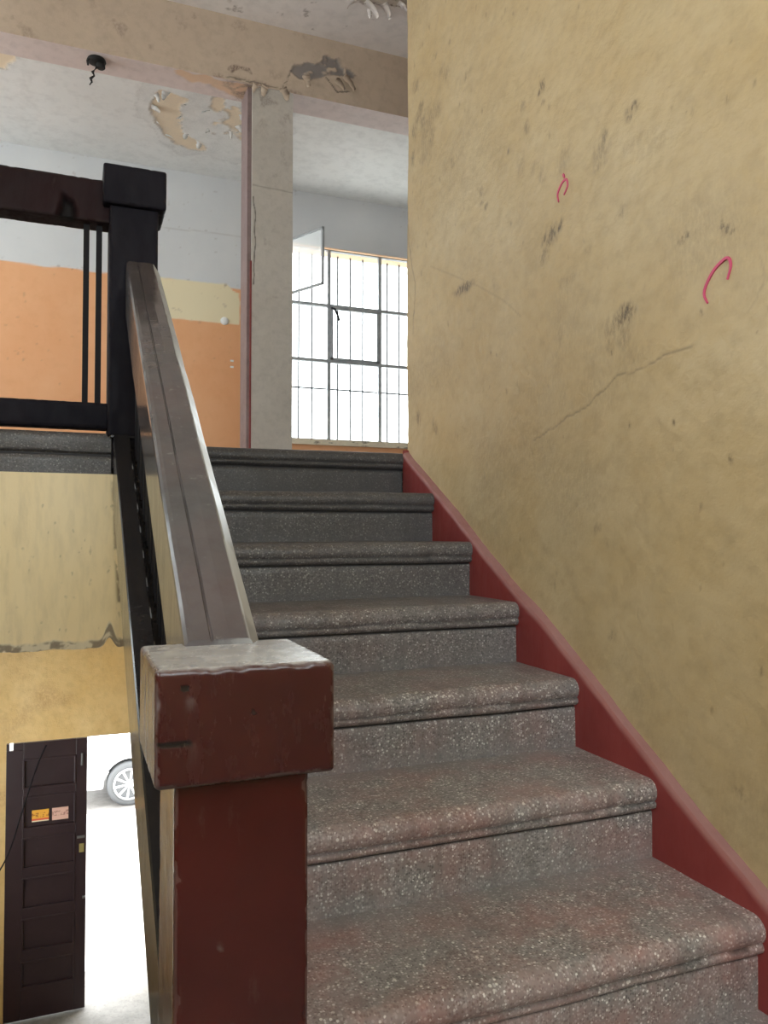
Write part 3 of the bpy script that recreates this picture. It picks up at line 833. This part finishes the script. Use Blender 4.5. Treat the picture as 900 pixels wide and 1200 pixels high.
q1 = np.stack([i[:-2, :-1], i[:-2, 1:], i[1:-1, 1:], i[1:-1, :-1]], -1).reshape(-1, 4)
wr = np.zeros((len(V), 3)); wr[7*n:9*n, 0] = .45+.4*(fbm(np.concatenate([ys, ys])*30, np.concatenate([ys, ys])*0, 3, 6)-.3)
wr[5*n:7*n, 0] = 0
m.add(V, q1[:, ::-1].tolist(), wr, True)
m.add([(0, 1.905, .78), (.03, 1.905, .78), (.03, 1.905, 1.165), (0, 1.905, 1.165)], [(0, 1, 2, 3)])
sk = struct(m.build('baseboard_right', MW['skirt'], recalc=False), 'red painted skirting following the steps on the right wall')
m = MB(); a = np.stack([xs_f+.004, ys, top-.0005], -1); b = np.stack([np.full(n, .034)+tj, ys, top+.006+np.abs(tj)], -1)
m.add(np.concatenate([a, b]), [(j, j+1, n+j+1, n+j) for j in range(n-1)], None, True)
m.build('ledge', MW['skirt_top'], sk, recalc=True)

# ------------------------------------------------------------------ stair balustrade
bal = thing('stair_balustrade', (-.98, .1, MID), 'dark painted balustrade with a heavy oxblood newel in the foreground', 'railing')
def post_carve(W, a, s):
    d = np.zeros(len(W)); g = d.copy(); b = d.copy()
    if a == 1 and s == -1:
        for (x, z, r) in ((-1.02, .20, .004), (-.96, .12, .003), (-.985, .335, .003), (-1.0, .42, .003)):
            dd = np.hypot(W[:, 0]-x, (W[:, 2]-z)*.6); g = np.maximum(g, sstep(r*.8, r*.3, dd)*.18)
        d = (fbm(W[:, 0]*9, W[:, 2]*5, 3, 4)-.5)*.0024
    return d, g, b
np_ = rbox(-1.048, -.906, .022, .170, 0.001, .60, .004, .0045, post_carve, .004, 3).build('newel_post', MW['oxblood_dark'], bal, merge=True)
np_['label'] = 'oxblood square newel post'
def cap_carve(W, a, s):
    d = np.zeros(len(W)); g = d.copy(); b = d.copy()
    if a == 1 and s == -1:
        x, z = W[:, 0], W[:, 2]
        slit = sstep(.0032, .0012, np.abs(z-.640+(x+1.07)*.06+(fbm(x*60, z*0, 2, 3)-.5)*.003))*(x < -1.034)
        hole = sstep(.0048, .002, np.hypot(x+1.041, z-.694)); nail = sstep(.0035, .0015, np.hypot(x+.972, z-.664))
        end = sstep(.0048, .002, np.hypot(x+1.037, z-.639))
        b = np.maximum(np.maximum(slit, hole), np.maximum(end, nail*.8)); d = b*.0006; b = np.clip(b*2.0, 0, 1)  # slit and holes barely carved; their inner shade is put into the colour
        rim = sstep(.011, .005, np.hypot(x+1.041, z-.694)*1.0)*(1-hole)*.35
        spl = sstep(.016, .0, np.hypot((x+1.036)*1.6, (z-.682)))*.45*sstep(.4, .6, fbm(x*90, z*90, 3, 2))
        sc = sstep(.80, .86, fbm((x+z*.9)*40, (z-x*.9)*420, 2, 21))*.35
        g = spl*.2
    if a == 2 and s == 1:
        ed = np.minimum(np.minimum(W[:, 0]+1.070, -.883-W[:, 0]), np.minimum(W[:, 1], .195-W[:, 1]))
        g = (.74+.22*sstep(.3, .7, fbm(W[:, 0]*25, W[:, 1]*25, 4, 5)))*sstep(.0, .007, ed+.006*(fbm(W[:, 0]*70, W[:, 1]*70, 3, 8)-.5))  # pale top: bare surface, with its glare put into the colour
    return d, g, b
cap = rbox(-1.070, -.883, .0, .195, .594, .713, .0055, .0028, cap_carve, .0035, 6, .0003).build('newel_cap', MW['oxblood'], np_, merge=True)

# handrail: chamfered two-board section swept from the newel to the landing newel
HR0, HR1 = np.array([0, .165, .72]), np.array([0, 1.668, 1.677])
sec = [(-1.015, -.165), (-1.015, -.014), (-1.014, -.008), (-1.010, -.0025), (-1.004, 0), (-.984, .0), (-.9825, -.0022), (-.981, -.0022), (-.9795, .0), (-.96, .001), (-.938, .0), (-.934, -.002), (-.919, -.026), (-.917, -.030), (-.917, -.165)]
ns = 120; ts = np.linspace(0, 1, ns)
V = []; C = []
for t in ts:
    for j, (x, z) in enumerate(sec):
        y = HR0[1]+(HR1[1]-HR0[1])*t; zz0 = HR0[2]+(HR1[2]-HR0[2])*t
        tw = -.006*(1-t)+.006*t
        V.append((x+tw, y, zz0+z)); C.append((0, 0, .55 if j in (6, 7) else 0))
V = np.array(V); C = np.array(C)
V[:, 0] += (fbm(V[:, 1]*7, V[:, 2]*0+V[:, 0]*30, 3, 3)-.5)*.0024; V[:, 2] += (fbm(V[:, 1]*11, V[:, 0]*30, 3, 5)-.5)*.0024
jj = np.tile(np.arange(len(sec)), ns)
C[:, 0] = np.where((jj >= 11) & (jj <= 13), .55+.4*sstep(.40, .62, fbm(V[:, 1]*26, V[:, 1]*0, 3, 9)), 0)  # pale right chamfer: bare wood plus window reflection put into the colour
C[:, 2] *= sstep(.3, .5, fbm(V[:, 1]*9, V[:, 1]*0, 3, 10))
k = len(sec); i = np.arange(ns*k).reshape(ns, k)
ip = np.concatenate([i, i[:, :1]], 1)
q = np.stack([ip[:-1, :-1], ip[:-1, 1:], ip[1:, 1:], ip[1:, :-1]], -1).reshape(-1, 4)
m = MB().add(V, q.tolist()+[list(range(k))[::-1], [(ns-1)*k+a for a in range(k)]], C, False)
hr = m.build('handrail', MW['handrail'], bal)
hr['label'] = 'worn sloping handrail of two boards'

# raking string board carrying the balusters
def st_top(y): return 1.046-.598*(1.498-y)
m = MB()
y0, y1 = .165, 1.675
ys = np.linspace(y0, y1, 60); V = []; 
for y in ys:
    w = (fbm(np.array([y*8]), np.array([0.]), 3, 3)[0]-.5)*.006
    z = st_top(y)
    for (x, dz) in ((-1.040, -.19), (-1.040, -.003), (-1.037, 0), (-.998, w*.15), (-.995+w*.1, -.003), (-.995, -.19)):
        V.append((x, y, z+dz))
k = 6; i = np.arange(60*k).reshape(60, k); ip = np.concatenate([i, i[:, :1]], 1)
q = np.stack([ip[:-1, :-1], ip[:-1, 1:], ip[1:, 1:], ip[1:, :-1]], -1).reshape(-1, 4)
m.add(V, q.tolist()+[list(range(k))[::-1], [59*k+a for a in range(k)]])
m.build('string_board', MW['string'], bal)
def hr_z(y): return HR0[2]+(HR1[2]-HR0[2])*(y-HR0[1])/(HR1[1]-HR0[1])
for j, y in enumerate(np.arange(.27, 1.64, .1)):
    for dy in (-.017, .017):
        zb, zt = st_top(y+dy)-.02, hr_z(y+dy)-.15
        MB().box(-.984, -.968, y+dy-.008, y+dy+.008, zb-.0, zt).build('baluster', MW['iron'], bal)
# inner curb the square bars stand on, between string and steps
m = MB(); m.prism([(y0, st_top(y0)-.19), (y1, st_top(y1)-.19), (y1, st_top(y1)-.03), (y0, st_top(y0)-.03)], 'x', -.996, -.955)
m.build('curb_rail', MW['string'], bal)

# ------------------------------------------------------------------ landing balustrade (upper left)
lb = thing('landing_balustrade', (-1.0, 1.7, LAND), 'blackened guard rail of the upper gallery ending in a capped newel', 'railing')
unp = rbox(-1.057, -.915, 1.672, 1.815, LAND-.012, 1.86, .004, .008, None, .004, 13).build('newel_post', MW['navy'], lb, merge=True)
rbox(-1.077, -.893, 1.650, 1.838, 1.842, 1.962, .008, .005, None, .005, 16).build('newel_cap', MW['navy'], unp, merge=True)
rbox(-1.043, -.925, 1.680, 1.80, 1.045, LAND-.008, .003, .008, None, .003, 14).build('post_drop', MW['navy'], unp, merge=True)
# small shelf moulding where the post passes the landing edge
MB().box(-1.05, -.955, 1.664, 1.69, LAND-.018, LAND-.009).build('collar_strip', MW['string'], unp, bevel=.003)
def rail_carve(W, a, s):
    d = np.zeros(len(W)); b = d.copy()
    x, z = W[:, 0], W[:, 2]
    msk = poly_mask(x, z, [(-1.205, 1.785), (-1.193, 1.84), (-1.186, 1.868), (-1.180, 1.85), (-1.158, 1.848), (-1.154, 1.785)], .004, .006, 40, 3)
    if a == 1 and s == -1: return msk*.03, d, msk
    if a == 2 and s == -1: return d, d, msk*(W[:, 1] < 1.74)
    return d, d, b
rbox(XL, -1.05, 1.695, 1.785, 1.796, 1.925, .005, .008, rail_carve, .005, 19).build('top_rail', MW['toprail'], lb, merge=True)
rbox(XL, -1.05, 1.70, 1.775, 1.168, 1.246, .004, .01, None, .004, 22).build('bottom_rail', MW['navy'], lb, merge=True)
for x in (-1.121, -1.0845, -1.80, -1.84, -2.2):
    m = MB(); m.box(x-.0085, x+.0085, 1.73, 1.747, 1.24, 1.80)
    m.build('baluster', MW['iron'], lb)

# ------------------------------------------------------------------ hall window
win = sempty('window_1', ((WX0+WX1)/2, YF+.08, WZ0), 'steel framed hall window with guard bars and one open sash')
YW = YF+.07
NC = 6; CW = (WX1-WX0)/NC
RZ = [WZ0, 2.485, 3.013, WZ1]
def bar(m, x0, x1, z0, z1, d=.035): m.box(x0, x1, YW-d/2, YW+d/2, z0, z1)
for j in range(NC+1):
    x = WX0+CW*j; w = .016
    m = MB(); bar(m, x-w, x+w, WZ0, WZ1); m.build('mullion', MW['steel'], win, bevel=.002)
for z in RZ:
    m = MB(); bar(m, WX0, WX1, z-.014, z+.014, .045); m.build('transom', MW['steel'], win, bevel=.002)
for j in range(NC):
    for r in range(3):
        if (j, r) == (0, 2): continue
        x0, x1 = WX0+CW*j+.016, WX0+CW*(j+1)-.016
        MB().box(x0, x1, YW-.002, YW+.002, RZ[r]+.014, RZ[r+1]-.014).build('pane', MW['glass'], win)
# casement frame lines of the middle openable light
for j in (1,):
    x0, x1 = WX0+CW*j+.018, WX0+CW*(j+1)-.018
    m = MB()
    for a in (x0, x1-.018): m.box(a, a+.018, YW-.03, YW-.004, RZ[1]+.016, RZ[2]-.016)
    for z in (RZ[1]+.016, RZ[2]-.034): m.box(x0, x1, YW-.03, YW-.004, z, z+.018)
    m.build('casement_frame', MW['steel'], win)
    m = MB().tube([(x0+.01, YW-.03, 2.99), (x0+.02, YW-.07, 2.97), (x0+.05, YW-.08, 2.90), (x0+.06, YW-.08, 2.86)], .011, 8)
    m.build('latch', MW['iron'], win)
# open sash, hinged on the left jamb and swung into the hall
H0 = Vector((WX0+.02, YW-.02, 0)); H1 = Vector((.853, 5.70, 0)); dv = (H1-H0); Ls = dv.length; dv.normalize(); nv = Vector((-dv.y, dv.x, 0))
def sbar(m, a0, a1, z0, z1, th):
    vs = [H0+dv*a+nv*t_+Vector((0, 0, z)) for a in (a0, a1) for t_ in (-th, th) for z in (z0, z1)]
    m.add([tuple(v) for v in vs], [(0,1,3,2),(4,6,7,5),(0,4,5,1),(2,3,7,6),(0,2,6,4),(1,5,7,3)])
m = MB(); sz0, sz1 = RZ[2]+.015, WZ1-.012; w = .02
sbar(m, 0, Ls, sz0, sz0+w, .01); sbar(m, 0, Ls, sz1-w, sz1, .01); sbar(m, 0, w, sz0, sz1, .01); sbar(m, Ls-w, Ls, sz0, sz1, .01)
sash = m.build('open_sash', MW['steel'], win)
m = MB(); sbar(m, w, Ls-w, sz0+w, sz1-w, .002); m.build('pane', MW['dusty_glass'], sash)
# guard bars outside the glass
for j in range(NC):
    for q in (.25, .5, .75):
        x = WX0+CW*(j+q)
        MB().box(x-.007, x+.007, YF+.19, YF+.204, WZ0, WZ1).build('guard_bar', MW['thinbar'], win)
MB().box(WX0, WX1, YF+.188, YF+.206, 2.237, 2.251).build('guard_bar', MW['thinbar'], win)
# crumbling sill
def sill_top(u, v):
    d = (fbm(u*12, v*20, 3, 5)-.5)*.01
    st = sstep(.60, .72, fbm(u*14, v*30, 3, 15))*.8
    return d, (st, st*0, st*0)
MW['sill'] = plaster('sill_cement', (.80, .70, .54), (.86, .77, .60), stain=(.14, .11, .09), scale=6)
m = MB()
xs = np.linspace(WX0, WX1, 220)
m.panel((0, YF-.03, 0), (1, 0, 0), (0, 0, 1), (0, -1, 0), xs, np.linspace(WZ0-.052, WZ0+.0, 12), sill_top)
m.panel((0, 0, WZ0), (1, 0, 0), (0, 1, 0), (0, 0, 1), xs, np.linspace(YF-.034, YF+.24, 14), sill_top)
m.box(WX0, WX1, YF-.022, YF+.24, WZ0-.052, WZ0-.006)
m.build('window_sill', MW['sill'], win, recalc=False)

# unseen windows; all but the half landing back one are added for light
def plain_window(name, plane, c, a0, a1, z0, z1, na, nz, label):
    w = sempty(name, ((a0+a1)/2, c, z0) if plane == 'y' else (c, (a0+a1)/2, z0), label)
    def bb(p0, p1, q0, q1, d, nm, mat):
        m = MB()
        if plane == 'y': m.box(p0, p1, c-d, c+d, q0, q1)
        else: m.box(c-d, c+d, p0, p1, q0, q1)
        m.build(nm, mat, w)
    for j in range(na+1):
        a = a0+(a1-a0)*j/na; bb(a-.016, a+.016, z0, z1, .02, 'mullion', MW['steel'])
    for j in range(nz+1):
        z = z0+(z1-z0)*j/nz; bb(a0, a1, z-.014, z+.014, .022, 'transom', MW['steel'])
    for j in range(na):
        for k in range(nz):
            bb(a0+(a1-a0)*j/na+.016, a0+(a1-a0)*(j+1)/na-.016, z0+(z1-z0)*k/nz+.014, z0+(z1-z0)*(k+1)/nz-.014, .002, 'pane', MW['glass'])
plain_window('window_2', 'y', YBK-.1, BX0, BX1, BZ0, BZ1, 3, 3, 'steel framed window of the half landing')
plain_window('added_window_5', 'x', XL-.1, SY0, SY1, SZ0, SZ1, 3, 3, 'added steel framed side window out of view, lighting the half landing')
plain_window('added_window_4', 'x', XL-.1, GY0, GY1, GZ0, GZ1, 4, 3, 'added steel framed window out of view, lighting the ground hall')
plain_window('added_window_3', 'x', XH-.1, LY0, LY1, LZ0, LZ1, 6, 3, 'added steel framed window out of view, lighting the hall from its end')

# ------------------------------------------------------------------ burnt-out lamp holder under the beam
lamp = thing('lamp_holder', (-1.054, 4.06, ZB), 'broken black lamp holder with dangling wire under the tan beam', 'lamp')
MB().lathe([(.050, 0), (.055, -.012), (.040, -.022), (.028, -.026)], (-1.054, 4.06, ZB), 'z', 18).build('rose', MW['black'], lamp)
MB().lathe([(.024, -.02), (.026, -.05), (.020, -.056)], (-1.030, 4.05, ZB), 'z', 14).build('socket', MW['black'], lamp)
MB().tube([(-1.09, 4.04, ZB-.01), (-1.105, 4.03, ZB-.035), (-1.10, 4.03, ZB-.06)], .006, 6).build('bracket', MW['black'], lamp)
MB().tube([(-1.05, 4.05, ZB-.02), (-1.055, 4.045, ZB-.06), (-1.075, 4.05, ZB-.085), (-1.065, 4.05, ZB-.105), (-1.085, 4.05, ZB-.125), (-1.078, 4.05, ZB-.145), (-1.09, 4.05, ZB-.165)], [.007, .006, .009, .005, .009, .006, .004], 7).build('wire', MW['black'], lamp)
# ------------------------------------------------------------------ street door
def door_leaf(root, fx, mirror=False):
    """six-panel leaf in local coordinates: u across 0..W, front at depth 0, thickness .045"""
    W, Z0, Z1 = DXM-DX0, GND+.012, DZ1-.008
    pz = [(-1.207, -.970), (-1.528, -1.270), (-1.845, -1.602), (-2.166, -1.918), (-2.503, -2.245), (-2.794, -2.584)]
    u0, u1 = .125, .52
    def part(nm, boxes, mat, parent, bev=.003):
        m = MB()
        for (a0, a1, d0, d1, z0, z1) in boxes:
            P = [fx(a, d, z) for a in (a0, a1) for d in (d0, d1) for z in (z0, z1)]
            m.add(P, [(0,1,3,2),(4,6,7,5),(0,4,5,1),(2,3,7,6),(0,2,6,4),(1,5,7,3)])
        return m.build(nm, mat, parent, bevel=bev)
    part('stile', [(0, u0, 0, .045, Z0, Z1 if mirror else Z1-.055), (.05, u0, 0, .045, Z1-.055, Z1), (0, .022, 0, .045, Z1-.055, Z1)], MW['door'], root)
    part('stile', [(u1, W, 0, .045, Z0, Z1)], MW['door'], root)
    edges = [Z1]+[e for p in pz for e in (p[1], p[0])]+[Z0]
    for j in range(0, len(edges), 2):
        part('rail', [(u0, u1, 0, .045, edges[j+1], edges[j])], MW['door'], root)
    for (a, b) in pz:
        p = part('panel', [(u0, u1, .016, .034, a, b)], MW['door'], root)
        s = .012
        part('moulding', [(u0-.004, u0+s, -.006, .02, a, b), (u1-s, u1+.004, -.006, .02, a, b), (u0, u1, -.006, .02, a-.004, a+s), (u0, u1, -.006, .02, b-s, b+.004)], MW['door'], p)
    return part
door1 = sempty('door_1', (DX0, YF+.02, GND), 'closed dark brown six-panel leaf of the street door')
part = door_leaf(door1, lambda u, d, z: (DX0+u, YF+.01+d, z))
def sticker_mat(name, base, ink, rows):
    M = Mat(name)
    tc = M.n('ShaderNodeTexCoord'); sp = M.n('ShaderNodeSeparateXYZ'); M.l(tc.outputs['Generated'], sp.inputs[0])
    nz = M.noise(55, 3)
    band = M.math('LESS_THAN', M.math('ABSOLUTE', M.math('SUBTRACT', sp.outputs[2], .55)), .2)
    f = M.math('MULTIPLY', band, M.math('GREATER_THAN', nz, .5))
    c = M.mix(f, base, ink)
    if rows:
        c = M.mix(M.math('LESS_THAN', sp.outputs[2], .26), c, rows)
        c = M.mix(M.math('LESS_THAN', sp.outputs[2], .10), c, (.8, .7, .5))
    M.set(c, .5); return M.m
st1 = part('sticker', [(DX0*0+.192, .319, .012, .017, -1.482, -1.389)], sticker_mat('orange_sticker', (.85, .42, .05), (.45, .14, .03), (.75, .12, .06)), door1, 0)
st1['label'] = 'orange printed sticker'
st2 = part('sticker', [(.343, .467, .012, .017, -1.486, -1.388)], sticker_mat('pink_sticker', (.70, .42, .34), (.40, .20, .17), None), door1, 0)
st2['label'] = 'faded pink sticker'
part('lock_plate', [(.552, .590, -.006, .002, -1.77, -1.70)], MW['brass'], door1, .002)
part('hasp', [(.535, .595, -.008, .002, -1.655, -1.635)], MW['greymetal'], door1, .002)
part('bolt', [(.56, .575, -.012, .002, -1.06, -.96)], MW['greymetal'], door1, .002)
part('handle', [(.58, .606, -.03, .0, -2.14, -2.125)], MW['greymetal'], door1, .002)
door2 = sempty('door_2', (DX1, YF, GND), 'second street door leaf swung open into the hall')
door_leaf(door2, lambda u, d, z: (DX1+.0+d, YF-.0-u, z), True)
# loose cable across the door
cb = MB().tube(smooth_pts([(-1.34, YF-.03, -.86), (-1.40, YF-.05, -1.0), (-1.50, YF-.08, -1.32), (-1.58, YF-.10, -1.60), (-1.66, YF-.10, -1.78), (-1.78, YF-.06, -1.95)], 5), .006, 6).build('cable', MW['iron'])
tag(cb, 'thin dark cable hanging slantwise across the closed door leaf', 'cable')
# ------------------------------------------------------------------ street and parked car
struct(MB().box(-30, 30, YF+.25, 11.0, GND-.16, GND-.01).build('pavement', MW['street']), 'sunlit pale paving outside the door')
struct(MB().box(-30, 30, 11.0, 40, GND-.2, GND-.03).build('road', MW['gravel']), 'rough grey road surface under the car')

car = thing('car', (1.0, 12.0, GND-.03), 'white car parked in the street beyond the open door', 'car')
MW['carpaint'] = Mat('white_car_paint').set((.80, .81, .82), .2).m
MW['tyre'] = Mat('tyre_rubber').set((.09, .095, .10), .7).m
MW['rim'] = Mat('silver_rim').set((.62, .63, .65), .3, .7).m
MW['carglass'] = Mat('dark_car_glass').set((.03, .035, .04), .05).m
MW['trimplastic'] = Mat('black_trim').set((.03, .03, .03), .6).m
WR = .315; WC = [(-.364, 11.32), (2.20, 11.32)]; ZG = GND-.03
def arch(cx, r, z0):
    a0 = math.asin(min(1, (z0-(ZG+WR))/r))
    return [(cx-r*math.cos(a0+(math.pi-2*a0)*t/14), ZG+WR+r*math.sin(a0+(math.pi-2*a0)*t/14)) for t in range(15)]
zs0 = ZG+.27
body = [(-1.22, ZG+.34)]+[(-1.12, zs0)]+arch(WC[0][0], .36, zs0)+arch(WC[1][0], .36, zs0)+[(2.92, zs0), (3.02, ZG+.45), (3.0, ZG+.80), (2.86, ZG+.92), (1.9, ZG+1.0), (.0, ZG+1.0), (-.9, ZG+.86), (-1.2, ZG+.66)]
MB().prism(body, 'y', 11.22, 12.92).build('body', MW['carpaint'], car, bevel=.03)
cabin = [(-.05, ZG+.98), (.62, ZG+1.44), (.9, ZG+1.49), (2.0, ZG+1.48), (2.45, ZG+1.36), (2.84, ZG+.95)]
cb_ = MB().prism(cabin, 'y', 11.34, 12.80).build('cabin', MW['carpaint'], car, bevel=.04)
for poly in ([(.15, ZG+1.03), (.66, ZG+1.39), (1.15, ZG+1.42), (1.15, ZG+1.03)], [(1.22, ZG+1.03), (1.22, ZG+1.42), (1.95, ZG+1.41), (2.35, ZG+1.28), (2.45, ZG+1.03)]):
    MB().prism(poly, 'y', 11.325, 11.35).build('side_window', MW['carglass'], cb_)
MB().box(-1.20, -1.02, 11.28, 12.86, ZG+.60, ZG+.74).build('headlight', MW['glass'], car)
MB().box(-1.235, -1.1, 11.3, 12.84, ZG+.30, ZG+.42).build('bumper_trim', MW['trimplastic'], car, bevel=.02)
for (cx, cy) in WC:
    for side, yy in ((-1, 11.22), (1, 12.70)):
        w = MB().lathe([(.20, .0), (.225, -.0), (.27, -.01), (WR-.012, .005), (WR, .03), (WR, .17), (WR-.015, .20), (.2, .205)], (cx, yy, ZG+WR), 'y', 40).build('wheel', MW['tyre'], car)
        y_f = yy-.004 if side < 0 else yy+.209
        m = MB().lathe([(.225, 0), (.225, .02), (.205, .024), (.205, .05)] if side < 0 else [(.225, 0), (.225, -.02), (.205, -.024), (.205, -.05)], (cx, y_f, ZG+WR), 'y', 40)
        rim = MB()
        n = 40
        ring = [(.228, .0), (.228, .02), (.200, .02), (.200, .0)]
        vs = []; fs = []
        for (r, h) in ring:
            for k in range(n):
                t = 2*math.pi*k/n; vs.append((cx+r*math.cos(t), y_f-side*(-h)*1.0-(.0), ZG+WR+r*math.sin(t)))
        for a in range(4):
            for k in range(n): fs.append((a*n+k, a*n+(k+1) % n, ((a+1) % 4)*n+(k+1) % n, ((a+1) % 4)*n+k))
        rim.add(vs, fs, None, True)
        for k in range(10):
            t = 2*math.pi*(k+.25)/10; ca, sa_ = math.cos(t), math.sin(t)
            w0, w1 = .020, .034; vv = []
            for rr, ww in ((.03, w0), (.205, w1)):
                for h in (y_f-.004*1, y_f+.018):
                    for s in (-1, 1):
                        vv.append((cx+rr*ca-s*ww*.5*sa_, h, ZG+WR+rr*sa_+s*ww*.5*ca))
            rim.add(vv, [(0,1,3,2),(4,6,7,5),(0,4,5,1),(2,3,7,6),(0,2,6,4),(1,5,7,3)])
        rim.lathe([(.0, -.006), (.045, -.006), (.05, .01), (.05, .02)], (cx, y_f, ZG+WR), 'y', 20)
        rim.build('rim', MW['rim'], w)
